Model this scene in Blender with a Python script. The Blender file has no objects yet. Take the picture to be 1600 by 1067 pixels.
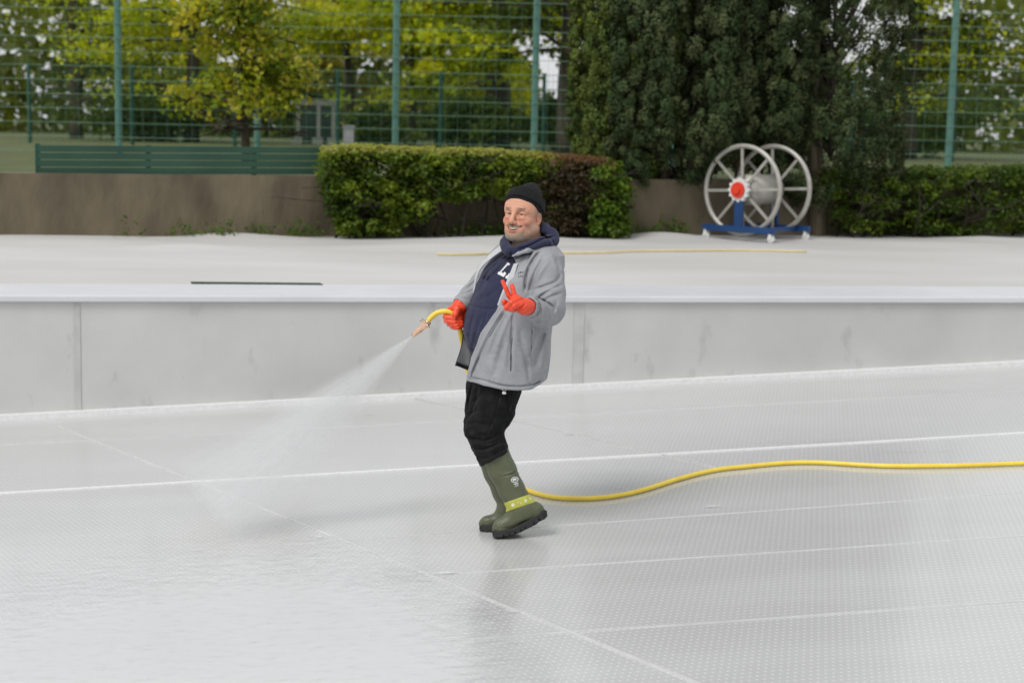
import bpy, bmesh, math, random
import numpy as np
from mathutils import Vector, Matrix

# ------------------------------------------------------------------ camera, sky, sun, exposure
scene = bpy.context.scene
COL = scene.collection
F_PX = 2519.0                       # focal length in pixels of a 1600 px wide picture
PITCH, ROLL, CAM_H = math.radians(7.5), math.radians(1.2), 1.9
Ff = Vector((0, math.cos(PITCH), -math.sin(PITCH)))
R0 = Vector((1, 0, 0)); U0 = Vector((0, math.sin(PITCH), math.cos(PITCH)))
Rr = R0 * math.cos(ROLL) + U0 * math.sin(ROLL)
Uu = U0 * math.cos(ROLL) - R0 * math.sin(ROLL)
CAM = Vector((0, 0, CAM_H))
cam_d = bpy.data.cameras.new('camera'); cam = bpy.data.objects.new('camera', cam_d); COL.objects.link(cam)
cam_d.sensor_width = 36.0; cam_d.lens = F_PX / 1600 * 36
cam_d.clip_start = 0.1; cam_d.clip_end = 1500
M3 = Matrix((Rr, Uu, -Ff)).transposed()
cam.matrix_world = Matrix.Translation(CAM) @ M3.to_4x4()
scene.camera = cam
cam_d.dof.use_dof = True; cam_d.dof.focus_distance = 7.42; cam_d.dof.aperture_fstop = 2.9

SUN_EL, SUN_AZ = math.radians(52), math.radians(-140)      # azimuth measured from +Y, clockwise
world = bpy.data.worlds.new('World'); scene.world = world; world.use_nodes = True
wn, wl = world.node_tree.nodes, world.node_tree.links
bg = wn['Background']; sky = wn.new('ShaderNodeTexSky'); sky.sky_type = 'NISHITA'; sky.sun_disc = False
sky.sun_elevation = SUN_EL; sky.sun_rotation = SUN_AZ; sky.dust_density = 4.0; sky.air_density = 1.0
hs = wn.new('ShaderNodeHueSaturation'); hs.inputs['Saturation'].default_value = 0.16
veil = wn.new('ShaderNodeMixRGB'); veil.inputs[0].default_value = 0.7; veil.inputs[2].default_value = (7.6, 7.7, 7.9, 1)   # even cloud cover over the clear sky
wl.new(sky.outputs[0], hs.inputs['Color']); wl.new(hs.outputs[0], veil.inputs[1]); wl.new(veil.outputs[0], bg.inputs['Color'])
bg.inputs['Strength'].default_value = 0.11
sun_d = bpy.data.lights.new('sun', 'SUN'); sun_d.energy = 1.4; sun_d.angle = math.radians(22); sun_d.color = (1.0, 0.97, 0.93)
sun = bpy.data.objects.new('sun', sun_d); COL.objects.link(sun)
sdir = Vector((math.sin(SUN_AZ) * math.cos(SUN_EL), math.cos(SUN_AZ) * math.cos(SUN_EL), math.sin(SUN_EL)))
sun.rotation_euler = sdir.to_track_quat('Z', 'Y').to_euler()
scene.view_settings.view_transform = 'Standard'; scene.view_settings.look = 'None'
scene.view_settings.exposure = 0.16; scene.view_settings.gamma = 1
scene.cycles.volume_bounces = 2; scene.cycles.max_bounces = 8
scene.cycles.use_denoising = True

# ------------------------------------------------------------------ helpers
def raydir(px, py):
    return Ff + Rr * ((px - 800) / F_PX) - Uu * ((py - 533.5) / F_PX)
def at_depth(px, py, d): return CAM + raydir(px, py) * d
def on_plane(px, py, p0, n):
    D = raydir(px, py); return CAM + D * ((p0 - CAM).dot(n) / D.dot(n))
def depth_of(p): return (Vector(p) - CAM).dot(Ff)
def srgb(r, g, b, a=1.0):
    f = lambda c: (c / 255 / 12.92) if c / 255 <= 0.04045 else ((c / 255 + 0.055) / 1.055) ** 2.4
    return (f(r), f(g), f(b), a)

def tag(o, label=None, cat=None, group=None, kind=None):
    if label: o['label'] = label
    if cat: o['category'] = cat
    if group: o['group'] = group
    if kind: o['kind'] = kind
    return o
def empty(name, loc=(0, 0, 0)):
    o = bpy.data.objects.new(name, None); COL.objects.link(o); o.location = loc
    o.empty_display_size = 0.1; return o
def mesh_obj(name, verts, faces, mats, parent=None, smooth=False, colors=None, midx=None, attrs=None):
    """verts in world space; parent is an Empty (or mesh) at some location: kept in world space"""
    me = bpy.data.meshes.new(name)
    verts = np.asarray(verts, dtype=np.float32)
    if isinstance(faces, np.ndarray):
        nf, k = faces.shape
        me.vertices.add(len(verts)); me.vertices.foreach_set('co', verts.ravel())
        me.loops.add(nf * k); me.loops.foreach_set('vertex_index', faces.astype(np.int32).ravel())
        me.polygons.add(nf); me.polygons.foreach_set('loop_start', np.arange(0, nf * k, k, dtype=np.int32))
        me.update(calc_edges=True)
    else:
        me.from_pydata(verts.tolist(), [], faces); me.update()
    me.validate()
    if colors is not None:
        a = me.color_attributes.new('Col', 'FLOAT_COLOR', 'POINT')
        c = np.ones((len(verts), 4), np.float32); c[:, :3] = colors
        a.data.foreach_set('color', c.ravel())
    if attrs:
        for k_, v_ in attrs.items():
            a = me.attributes.new(k_, 'FLOAT', 'POINT'); a.data.foreach_set('value', np.asarray(v_, np.float32))
    for m in (mats if isinstance(mats, (list, tuple)) else [mats]): me.materials.append(m)
    if midx is not None: me.polygons.foreach_set('material_index', np.asarray(midx, np.int32))
    if smooth: me.polygons.foreach_set('use_smooth', np.ones(len(me.polygons), bool))
    o = bpy.data.objects.new(name, me); COL.objects.link(o)
    if parent is not None:
        o.parent = parent
        bpy.context.view_layer.update() if False else None
        mw = world_of(parent); o.matrix_parent_inverse = mw.inverted()
    return o
def world_of(o):
    m = Matrix.LocRotScale(o.location, o.rotation_euler, o.scale)
    return (world_of(o.parent) @ o.matrix_parent_inverse @ m) if o.parent else m

class MB:
    """collects boxes, tubes, lathes and prisms into one mesh (world space)"""
    def __init__(s): s.v = []; s.f = []; s.m = []
    def raw(s, v, f, mi=0):
        n = len(s.v); s.v += [tuple(p) for p in v]; s.f += [tuple(n + i for i in q) for q in f]; s.m += [mi] * len(f)
    def box(s, c, ax, ay, az, mi=0):
        c = Vector(c); ax, ay, az = Vector(ax), Vector(ay), Vector(az)
        v = [c + i * ax + j * ay + k * az for k in (-1, 1) for j in (-1, 1) for i in (-1, 1)]
        f = [(0, 2, 3, 1), (4, 5, 7, 6), (0, 1, 5, 4), (2, 6, 7, 3), (0, 4, 6, 2), (1, 3, 7, 5)]
        if ax.cross(ay).dot(az) < 0: f = [q[::-1] for q in f]
        s.raw(v, f, mi)
    def tube(s, pts, r, n=8, mi=0, cap=True):
        pts = [Vector(p) for p in pts]; rs = r if hasattr(r, '__len__') else [r] * len(pts)
        rings = []; prev = None
        for i, p in enumerate(pts):
            t = (pts[min(i + 1, len(pts) - 1)] - pts[max(i - 1, 0)]).normalized()
            if prev is None:
                a = t.cross(Vector((0, 0, 1)));
                if a.length < 1e-3: a = t.cross(Vector((1, 0, 0)))
            else: a = prev - t * prev.dot(t)
            a.normalize(); prev = a; b = t.cross(a)
            rings.append([p + (a * math.cos(2 * math.pi * k / n) + b * math.sin(2 * math.pi * k / n)) * rs[i] for k in range(n)])
        v = [q for rg in rings for q in rg]
        f = [(i * n + k, i * n + (k + 1) % n, (i + 1) * n + (k + 1) % n, (i + 1) * n + k) for i in range(len(pts) - 1) for k in range(n)]
        if cap: f += [tuple(range(n))[::-1], tuple((len(pts) - 1) * n + k for k in range(n))]
        s.raw(v, f, mi)
    def torus(s, c, n_ax, R, r, N=48, n=10, mi=0):
        c = Vector(c); w = Vector(n_ax).normalized(); a = w.orthogonal().normalized(); b = w.cross(a); v = []
        for i in range(N):
            d = a * math.cos(2 * math.pi * i / N) + b * math.sin(2 * math.pi * i / N)
            for k in range(n):
                v.append(c + d * (R + r * math.cos(2 * math.pi * k / n)) + w * r * math.sin(2 * math.pi * k / n))
        f = [(i * n + k, ((i + 1) % N) * n + k, ((i + 1) % N) * n + (k + 1) % n, i * n + (k + 1) % n) for i in range(N) for k in range(n)]
        s.raw(v, f, mi)
    def build(s, name, mats, parent=None, smooth=False):
        return mesh_obj(name, s.v, s.f, mats, parent, smooth, midx=s.m)

def catmull(pts, sub=8):
    pts = [Vector(p) for p in pts]; out = []
    P = [pts[0] * 2 - pts[1]] + pts + [pts[-1] * 2 - pts[-2]]
    for i in range(1, len(P) - 2):
        for k in range(sub):
            t = k / sub
            out.append(0.5 * ((2 * P[i]) + (P[i + 1] - P[i - 1]) * t + (2 * P[i - 1] - 5 * P[i] + 4 * P[i + 1] - P[i + 2]) * t * t + (3 * P[i] - P[i - 1] - 3 * P[i + 1] + P[i + 2]) * t ** 3))
    out.append(pts[-1]); return out

# ------------------------------------------------------------------ materials
def new_mat(name):
    m = bpy.data.materials.new(name); m.use_nodes = True
    return m, m.node_tree.nodes, m.node_tree.links, m.node_tree.nodes['Principled BSDF']
def ramp(n, stops):
    r = n.new('ShaderNodeValToRGB'); e = r.color_ramp.elements
    while len(e) < len(stops): e.new(0.5)
    for el, (p, c) in zip(e, stops): el.position = p; el.color = c if len(c) == 4 else (*c, 1)
    return r
def noise_mat(name, c1, c2, scale=5, rough=0.6, metal=0.0, bump=0.0, bscale=40, detail=5, spec=0.5, stretch=(1, 1, 1)):
    m, n, l, p = new_mat(name)
    tc = n.new('ShaderNodeTexCoord'); mp = n.new('ShaderNodeMapping'); mp.inputs['Scale'].default_value = stretch
    l.new(tc.outputs['Object'], mp.inputs['Vector'])
    nz = n.new('ShaderNodeTexNoise'); nz.inputs['Scale'].default_value = scale; nz.inputs['Detail'].default_value = detail
    l.new(mp.outputs[0], nz.inputs['Vector'])
    r = ramp(n, [(0.3, c1), (0.7, c2)]); l.new(nz.outputs['Fac'], r.inputs[0]); l.new(r.outputs[0], p.inputs['Base Color'])
    p.inputs['Roughness'].default_value = rough; p.inputs['Metallic'].default_value = metal; p.inputs['Specular IOR Level'].default_value = spec
    if bump:
        nb = n.new('ShaderNodeTexNoise'); nb.inputs['Scale'].default_value = bscale; nb.inputs['Detail'].default_value = 4
        l.new(mp.outputs[0], nb.inputs['Vector'])
        bp = n.new('ShaderNodeBump'); bp.inputs['Strength'].default_value = bump; bp.inputs['Distance'].default_value = 0.02
        l.new(nb.outputs['Fac'], bp.inputs['Height']); l.new(bp.outputs[0], p.inputs['Normal'])
    return m
def leaf_mat(name, trans=0.45, rough=0.5, spec=0.3):
    m, n, l, p = new_mat(name)
    a = n.new('ShaderNodeAttribute'); a.attribute_name = 'Col'
    p.inputs['Roughness'].default_value = rough; p.inputs['Specular IOR Level'].default_value = spec
    l.new(a.outputs['Color'], p.inputs['Base Color'])
    tr = n.new('ShaderNodeBsdfTranslucent'); br = n.new('ShaderNodeMixRGB'); br.blend_type = 'MULTIPLY'; br.inputs[0].default_value = 1
    br.inputs[2].default_value = (1.5, 1.35, 0.6, 1); l.new(a.outputs['Color'], br.inputs[1]); l.new(br.outputs[0], tr.inputs['Color'])
    mx = n.new('ShaderNodeMixShader'); mx.inputs[0].default_value = trans
    l.new(p.outputs[0], mx.inputs[1]); l.new(tr.outputs[0], mx.inputs[2])
    l.new(mx.outputs[0], n['Material Output'].inputs['Surface']); return m

def unit(a): return a / np.maximum(np.linalg.norm(a, axis=1, keepdims=True), 1e-6)
def leaves(name, C, D, N, L, W, col, mat, parent=None):
    """C centres, D long axis, N normal, L length, W width, col rgb: one diamond-shaped, slightly folded leaf per row"""
    D = unit(D); S = unit(np.cross(D, N)); Nn = unit(np.cross(S, D)); L = L[:, None]; W = W[:, None]
    v = np.stack([C - D * L / 2, C + S * W / 2 + Nn * W * .18 - D * L * .06, C + D * L / 2, C - S * W / 2 + Nn * W * .18 - D * L * .06], 1).reshape(-1, 3)
    f = np.arange(len(v)).reshape(-1, 4)
    return mesh_obj(name, v, f, mat, parent, colors=np.repeat(col, 4, 0))
# ================================================================== THE SETTING
YAW = math.radians(10.6)
A = Vector((math.cos(YAW), math.sin(YAW), 0)); B = Vector((-math.sin(YAW), math.cos(YAW), 0))
SL = 0.044                                             # the pool floor rises to the right
FP0 = Vector((0, 7.3, 0.0)); FN = Vector((-SL * A.x, -SL * A.y, 1)).normalized()
def floor_pt(px, py, up=0.0): return on_plane(px, py, FP0 + FN * up, FN)
def floor_z(x, y): return SL * ((x - FP0.x) * A.x + (y - FP0.y) * A.y)

# ---- materials of the setting
def floor_material():
    m, n, l, p = new_mat('embossed_steel_floor')
    tc = n.new('ShaderNodeTexCoord'); mp = n.new('ShaderNodeMapping'); mp.vector_type = 'POINT'
    mp.inputs['Rotation'].default_value = (0, 0, -YAW); l.new(tc.outputs['Object'], mp.inputs['Vector'])
    def grid(off):
        a = n.new('ShaderNodeVectorMath'); a.operation = 'ADD'; a.inputs[1].default_value = off; l.new(mp.outputs[0], a.inputs[0])
        s = n.new('ShaderNodeVectorMath'); s.operation = 'DIVIDE'; s.inputs[1].default_value = (0.028, 0.072, 1e9); l.new(a.outputs[0], s.inputs[0])
        fr = n.new('ShaderNodeVectorMath'); fr.operation = 'FRACTION'; l.new(s.outputs[0], fr.inputs[0])
        sb = n.new('ShaderNodeVectorMath'); sb.operation = 'SUBTRACT'; sb.inputs[1].default_value = (0.5, 0.5, 0); l.new(fr.outputs[0], sb.inputs[0])
        sc = n.new('ShaderNodeVectorMath'); sc.operation = 'MULTIPLY'; sc.inputs[1].default_value = (0.028, 0.072, 0); l.new(sb.outputs[0], sc.inputs[0])
        ln = n.new('ShaderNodeVectorMath'); ln.operation = 'LENGTH'; l.new(sc.outputs[0], ln.inputs[0]); return ln.outputs['Value']
    mn = n.new('ShaderNodeMath'); mn.operation = 'MINIMUM'; l.new(grid((50, 50, 0)), mn.inputs[0]); l.new(grid((50.014, 50.036, 0)), mn.inputs[1])
    mr = n.new('ShaderNodeMapRange'); mr.interpolation_type = 'SMOOTHSTEP'
    mr.inputs['From Min'].default_value = 0.0072; mr.inputs['From Max'].default_value = 0.0035
    l.new(mn.outputs[0], mr.inputs['Value'])
    # large scale wetness and streaks along the sheets
    st = n.new('ShaderNodeMapping'); st.inputs['Scale'].default_value = (0.22, 1.0, 1); st.inputs['Rotation'].default_value = (0, 0, -YAW); l.new(tc.outputs['Object'], st.inputs['Vector'])
    n1 = n.new('ShaderNodeTexNoise'); n1.inputs['Scale'].default_value = 1.6; n1.inputs['Detail'].default_value = 7; n1.inputs['Roughness'].default_value = 0.6
    l.new(st.outputs[0], n1.inputs['Vector'])
    n2 = n.new('ShaderNodeTexNoise'); n2.inputs['Scale'].default_value = 60; n2.inputs['Detail'].default_value = 3; l.new(st.outputs[0], n2.inputs['Vector'])
    base = ramp(n, [(0.25, (0.49, 0.494, 0.49)), (0.75, (0.57, 0.574, 0.574))]); l.new(n1.outputs['Fac'], base.inputs[0])
    mx = n.new('ShaderNodeMixRGB'); mx.inputs[2].default_value = (0.92, 0.925, 0.925, 1); l.new(base.outputs[0], mx.inputs[1])  # worn dimple tops, paler still: their wet highlights put into the colour
    k = n.new('ShaderNodeMath'); k.operation = 'MULTIPLY'; k.inputs[1].default_value = 0.5; l.new(mr.outputs[0], k.inputs[0]); l.new(k.outputs[0], mx.inputs[0])
    l.new(mx.outputs[0], p.inputs['Base Color'])
    rr = n.new('ShaderNodeMapRange'); rr.inputs['To Min'].default_value = 0.20; rr.inputs['To Max'].default_value = 0.42
    l.new(n1.outputs['Fac'], rr.inputs['Value']); l.new(rr.outputs[0], p.inputs['Roughness'])
    p.inputs['Metallic'].default_value = 0.12; p.inputs['Coat Weight'].default_value = 0.42; p.inputs['Coat Roughness'].default_value = 0.12
    ad = n.new('ShaderNodeMath'); ad.operation = 'MULTIPLY_ADD'; ad.inputs[1].default_value = 0.06; l.new(n2.outputs['Fac'], ad.inputs[0]); l.new(mr.outputs[0], ad.inputs[2])
    bp = n.new('ShaderNodeBump'); bp.inputs['Strength'].default_value = 0.7; bp.inputs['Distance'].default_value = 0.0022
    l.new(ad.outputs[0], bp.inputs['Height']); l.new(bp.outputs[0], p.inputs['Normal'])
    return m
def film_material(name='painted_sky_sheen', thr=(0.46, 0.60), sc=1.0, st=(1.2, 7), amax=.62, infl=1.0):
    """thin pale sheet with a ragged edge: wet sheen and glints put into its colour"""
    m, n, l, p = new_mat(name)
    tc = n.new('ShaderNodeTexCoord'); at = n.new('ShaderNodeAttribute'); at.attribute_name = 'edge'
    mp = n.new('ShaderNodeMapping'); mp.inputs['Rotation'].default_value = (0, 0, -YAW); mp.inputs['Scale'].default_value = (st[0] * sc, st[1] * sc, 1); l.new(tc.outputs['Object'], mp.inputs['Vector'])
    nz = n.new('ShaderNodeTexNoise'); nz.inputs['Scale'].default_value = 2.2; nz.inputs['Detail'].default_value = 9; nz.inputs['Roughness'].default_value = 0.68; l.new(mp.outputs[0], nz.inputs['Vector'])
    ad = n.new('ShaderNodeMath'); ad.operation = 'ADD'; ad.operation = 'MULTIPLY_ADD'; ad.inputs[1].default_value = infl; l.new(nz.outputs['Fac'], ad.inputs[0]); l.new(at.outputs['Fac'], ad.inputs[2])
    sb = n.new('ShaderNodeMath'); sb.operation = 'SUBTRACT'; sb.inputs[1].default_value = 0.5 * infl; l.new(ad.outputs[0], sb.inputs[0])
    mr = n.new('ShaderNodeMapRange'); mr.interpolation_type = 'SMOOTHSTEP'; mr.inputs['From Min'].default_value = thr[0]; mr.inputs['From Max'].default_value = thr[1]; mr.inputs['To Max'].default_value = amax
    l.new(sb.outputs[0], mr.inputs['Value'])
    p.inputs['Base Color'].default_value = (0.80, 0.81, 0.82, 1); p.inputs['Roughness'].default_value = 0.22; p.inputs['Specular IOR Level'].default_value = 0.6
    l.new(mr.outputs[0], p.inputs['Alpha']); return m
def wall_material():
    m, n, l, p = new_mat('dull_steel_wall')
    tc = n.new('ShaderNodeTexCoord'); mp = n.new('ShaderNodeMapping'); mp.inputs['Rotation'].default_value = (0, 0, -YAW); l.new(tc.outputs['Object'], mp.inputs['Vector'])
    n1 = n.new('ShaderNodeTexNoise'); n1.inputs['Scale'].default_value = 1.1; n1.inputs['Detail'].default_value = 8; n1.inputs['Roughness'].default_value = 0.6; l.new(mp.outputs[0], n1.inputs['Vector'])
    c1 = ramp(n, [(0.3, (0.47, 0.475, 0.46)), (0.7, (0.57, 0.572, 0.56))]); l.new(n1.outputs['Fac'], c1.inputs[0])
    # small dark smudges, taller than wide
    ms = n.new('ShaderNodeMapping'); ms.inputs['Scale'].default_value = (5.5, 1, 2.6); l.new(mp.outputs[0], ms.inputs['Vector'])
    n2 = n.new('ShaderNodeTexNoise'); n2.inputs['Scale'].default_value = 1.0; n2.inputs['Detail'].default_value = 4; l.new(ms.outputs[0], n2.inputs['Vector'])
    r2 = ramp(n, [(0.62, (0, 0, 0)), (0.72, (1, 1, 1))]); l.new(n2.outputs['Fac'], r2.inputs[0])
    mx = n.new('ShaderNodeMixRGB'); mx.inputs[2].default_value = (0.30, 0.305, 0.27, 1); l.new(c1.outputs[0], mx.inputs[1])
    k = n.new('ShaderNodeMath'); k.operation = 'MULTIPLY'; k.inputs[1].default_value = 0.45; l.new(r2.outputs[0], k.inputs[0]); l.new(k.outputs[0], mx.inputs[0])
    l.new(mx.outputs[0], p.inputs['Base Color']); p.inputs['Roughness'].default_value = 0.5; p.inputs['Metallic'].default_value = 0.15
    return m
M = {}
M['floor'] = floor_material(); M['film'] = film_material('painted_sky_sheen', (0.02, 0.66), 1.6, (3.2, 6.5), .54, .75); M['splash'] = film_material('splash_film', (0.50, 0.66), 2.2); M['wall'] = wall_material(); M['speckle'] = film_material('painted_glints', (0.60, 0.66), 16, (2.0, 3.2), .8)  # film paints the sky sheen, speckle the wet glints, both as pale colour
M['weld'] = noise_mat('bright_weld', (0.68, 0.685, 0.685), (0.78, 0.78, 0.78), 30, 0.35)
M['seam'] = noise_mat('dull_weld', (0.60, 0.603, 0.60), (0.70, 0.70, 0.70), 12, 0.3, 0.2)
M['coping'] = noise_mat('white_coping', (0.57, 0.58, 0.605), (0.62, 0.63, 0.655), 2, 0.45)
M['deck'] = noise_mat('pale_sheeting', (0.46, 0.455, 0.435), (0.56, 0.556, 0.542), 0.9, 0.65, bump=0.25, bscale=6, stretch=(0.35, 1, 1))
M['drain'] = noise_mat('dark_drain', (0.03, 0.04, 0.03), (0.06, 0.07, 0.05), 8, 0.7)
M['earth'] = noise_mat('earth_and_grass', (0.05, 0.07, 0.02), (0.10, 0.12, 0.035), 1.5, 0.9, bump=0.5)
M['stone'] = noise_mat('stained_concrete', (0.045, 0.035, 0.02), (0.19, 0.155, 0.10), 1.9, 0.85, bump=0.5, bscale=14, detail=9, stretch=(1, 1, 0.45))
M['teal'] = noise_mat('teal_paint', (0.065, 0.175, 0.145), (0.10, 0.23, 0.19), 4, 0.3)
M['wire'] = noise_mat('pale_green_wire', (0.13, 0.24, 0.16), (0.18, 0.30, 0.21), 4, 0.45)
M['dgreen'] = noise_mat('dark_green_paint', (0.004, 0.055, 0.035), (0.008, 0.075, 0.05), 4, 0.5)
M['panel'] = noise_mat('green_screen_board', (0.010, 0.045, 0.028), (0.022, 0.075, 0.045), 1.3, 0.7)
M['leaf'] = leaf_mat('green_leaf', 0.5); M['needle'] = leaf_mat('conifer_spray', 0.12, 0.85, 0.08)
M['bark'] = noise_mat('dark_bark', (0.025, 0.02, 0.012), (0.07, 0.055, 0.035), 9, 0.9, bump=0.8, bscale=20, stretch=(1, 1, 0.2))
M['pbark'] = noise_mat('pale_bark', (0.10, 0.08, 0.05), (0.20, 0.165, 0.11), 9, 0.9, bump=0.8, bscale=20, stretch=(1, 1, 0.2))
M['yellow'] = noise_mat('yellow_hose_plastic', (0.76, 0.55, 0.05), (0.84, 0.64, 0.08), 12, 0.38)
M['ystripe'] = noise_mat('faded_yellow_cord', (0.62, 0.50, 0.22), (0.70, 0.58, 0.30), 12, 0.5)

# ---- pool floor, in its own frame along A/B
def sheet(name, o, ua, va, nu, nv, zf, mat, kind='structure', parent=None, attrs=None):
    u = np.linspace(*ua, nu); v = np.linspace(*va, nv); Ug, Vg = np.meshgrid(u, v, indexing='ij')
    X = o.x + Ug * A.x + Vg * B.x; Y = o.y + Ug * A.y + Vg * B.y; Z = zf(X, Y, Ug, Vg)
    vs = np.stack([X, Y, Z], -1).reshape(-1, 3); idx = np.arange(nu * nv).reshape(nu, nv)
    f = np.stack([idx[:-1, :-1], idx[1:, :-1], idx[1:, 1:], idx[:-1, 1:]], -1).reshape(-1, 4)
    ob = mesh_obj(name, vs, f, mat, parent, True, attrs=attrs(Ug, Vg) if attrs else None)
    if kind: ob['kind'] = kind
    return ob
WB = floor_pt(800, 612)                                  # foot of the pool wall
WN = B.copy()
top = on_plane(800, 463, WB, WN); ZD = top.z             # deck level
def wall_uv(p): d = Vector(p) - WB; return d.dot(A), d.dot(B)
pool_floor = sheet('pool_floor', WB, (-14, 14), (-16, 0.0), 2, 2, lambda X, Y, U, V: SL * ((X - FP0.x) * A.x + (Y - FP0.y) * A.y), M['floor'])
# pool wall as a solid slab from below the floor up to the coping
w = MB(); c = WB + B * 0.16; L = 14
w.box(Vector((c.x, c.y, (ZD - 1.4) / 2 - 0.022)), A * L, B * 0.156, Vector((0, 0, (ZD + 1.4) / 2 - 0.022)))
pool_wall = w.build('pool_wall', M['wall']); tag(pool_wall, 'smudged pale steel wall of the drained pool behind the man', 'wall')
# raised panel joints on the wall
for nm, px0, py0, px1, py1, hw in (('panel_joint', 906, 466, 906, 600, 0.038), ('panel_joint', 120, 466, 120, 650, 0.02), ('panel_joint', 1690, 466, 1690, 560, 0.02)):
    a0 = on_plane(px0, py0, WB, WN); a1 = on_plane(px1, py1, WB, WN); j = MB(); a1 = Vector((a0.x, a0.y, a1.z))
    j.box((a0 + a1) / 2 - B * 0.0, A * hw, B * 0.0008, Vector((0, 0, (a0.z - a1.z) / 2))); j.build(nm, noise_mat('joint_steel', (0.42, 0.425, 0.405), (0.52, 0.52, 0.505), 8, 0.5, 0.1), pool_wall)
# bright cove strip along the foot of the wall
s_ = MB(); cz = Vector((A.x, A.y, SL)).normalized()
s_.box(WB - B * 0.036 + Vector((0, 0, 0.014)), cz * 14, B * 0.04, Vector((0, 0, 0.020)))
tag(s_.build('cove_strip', M['weld'], pool_wall), 'bright steel strip along the foot of the wall')
# coping
cv = on_plane(800, 446, Vector((0, 0, ZD)), Vector((0, 0, 1))); dv = wall_uv(cv)[1]
cp = MB(); cc = WB + B * (dv / 2 - 0.01); cp.box(Vector((cc.x, cc.y, ZD - 0.02)), A * 14, B * (dv / 2 + 0.02), Vector((0, 0, 0.022)))
coping = cp.build('pool_coping', M['coping']); coping['kind'] = 'structure'
bv = coping.modifiers.new('b', 'BEVEL'); bv.width = 0.008; bv.segments = 2
# deck with a slightly rumpled surface, to the retaining wall
DN = Vector((0, 0, 1)); DP = Vector((0, 0, ZD))
def deck_pt(px, py): return on_plane(px, py, DP, DN)
RW0, RW1 = deck_pt(444, 369.5), deck_pt(1156, 367); RA = (RW1 - RW0).normalized(); RB = Vector((-RA.y, RA.x, 0))
rng = np.random.default_rng(3)
bumps = [(rng.uniform(-9, 9), rng.uniform(4.0, 6.6), rng.uniform(.3, 1.2), rng.uniform(.15, .4), rng.uniform(.01, .04)) for _ in range(40)]
u_b, v_b = wall_uv(deck_pt(1035, 371)); bumps.append((u_b, v_b, 0.5, 0.35, 0.06))
def deck_z(X, Y, U, V):
    z = np.full_like(X, ZD - 0.006)
    for (bu, bv_, su, sv, h) in bumps: z = z + h * np.exp(-((U - bu) / su) ** 2 - ((V - bv_) / sv) ** 2)
    return z
deck = sheet('pool_deck', WB, (-16, 16), (dv - 0.02, 12.0), 260, 90, deck_z, M['deck'])
# dark gully in the deck at the left
g0, g1 = deck_pt(300, 443.0), deck_pt(502, 445); gd = MB(); gm = (g0 + g1) / 2; gm.z = ZD + 0.004
gd.box(gm, (g1 - g0) / 2, RB * 0.05, Vector((0, 0, 0.006))); tag(gd.build('drain_channel', M['drain']), 'narrow dark drain slot in the pale deck at its edge', 'drain')
# weld seams on the floor
ZSEAM = 0.004
def seam(p, q, wd, name='weld_seam', h=0.004, mat=None):
    d = (q - p); d.normalize(); s2 = FN.cross(d).normalized(); k = MB(); n_ = 3
    k.box((p + q) / 2 + FN * h * 0.5, (q - p) / 2, s2 * wd / 2, FN * h * 0.5); return k.build(name, mat or M['weld'], pool_floor)
def inter(p, d, q, e):                                     # 2D line meeting
    a_ = d.x * e.y - d.y * e.x; t = ((q.x - p.x) * e.y - (q.y - p.y) * e.x) / a_; r = p + d * t; r.z = floor_z(r.x, r.y); return r
for (x0, y0, x1, y1, wd) in ((444, 745, 1156, 703, 0.036), (444, 851, 1156, 800.5, 0.007), (685, 897, 1156, 866, 0.010), (444, 1018, 1156, 969, 0.011), (444, 672, 1156, 634, .008)):
    p, q = floor_pt(x0, y0), floor_pt(x1, y1); d = (q - p).normalized()
    seam(p - d * (3.0 if x0 < 600 else 0), q + d * 4.0, wd, h=0.006 if wd > .03 else 0.003, mat=M['weld'] if wd > .03 else M['seam'])
for (x0, y0, x1, y1) in ((444, 808, 1090, 1067), (644, 622, 956, 693)):
    p, q = floor_pt(x0, y0), floor_pt(x1, y1); d = (q - p).normalized()
    if x0 == 444: seam(p - d * 3.2, q + d * 1.2, 0.010, h=0.005, mat=M['seam'])
    else: seam(p - d * 0.1, q + d * 0.9, 0.010, mat=noise_mat('dark_joint', (0.47, 0.475, 0.47), (0.55, 0.55, 0.54), 30, 0.4), h=0.0065)
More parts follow.
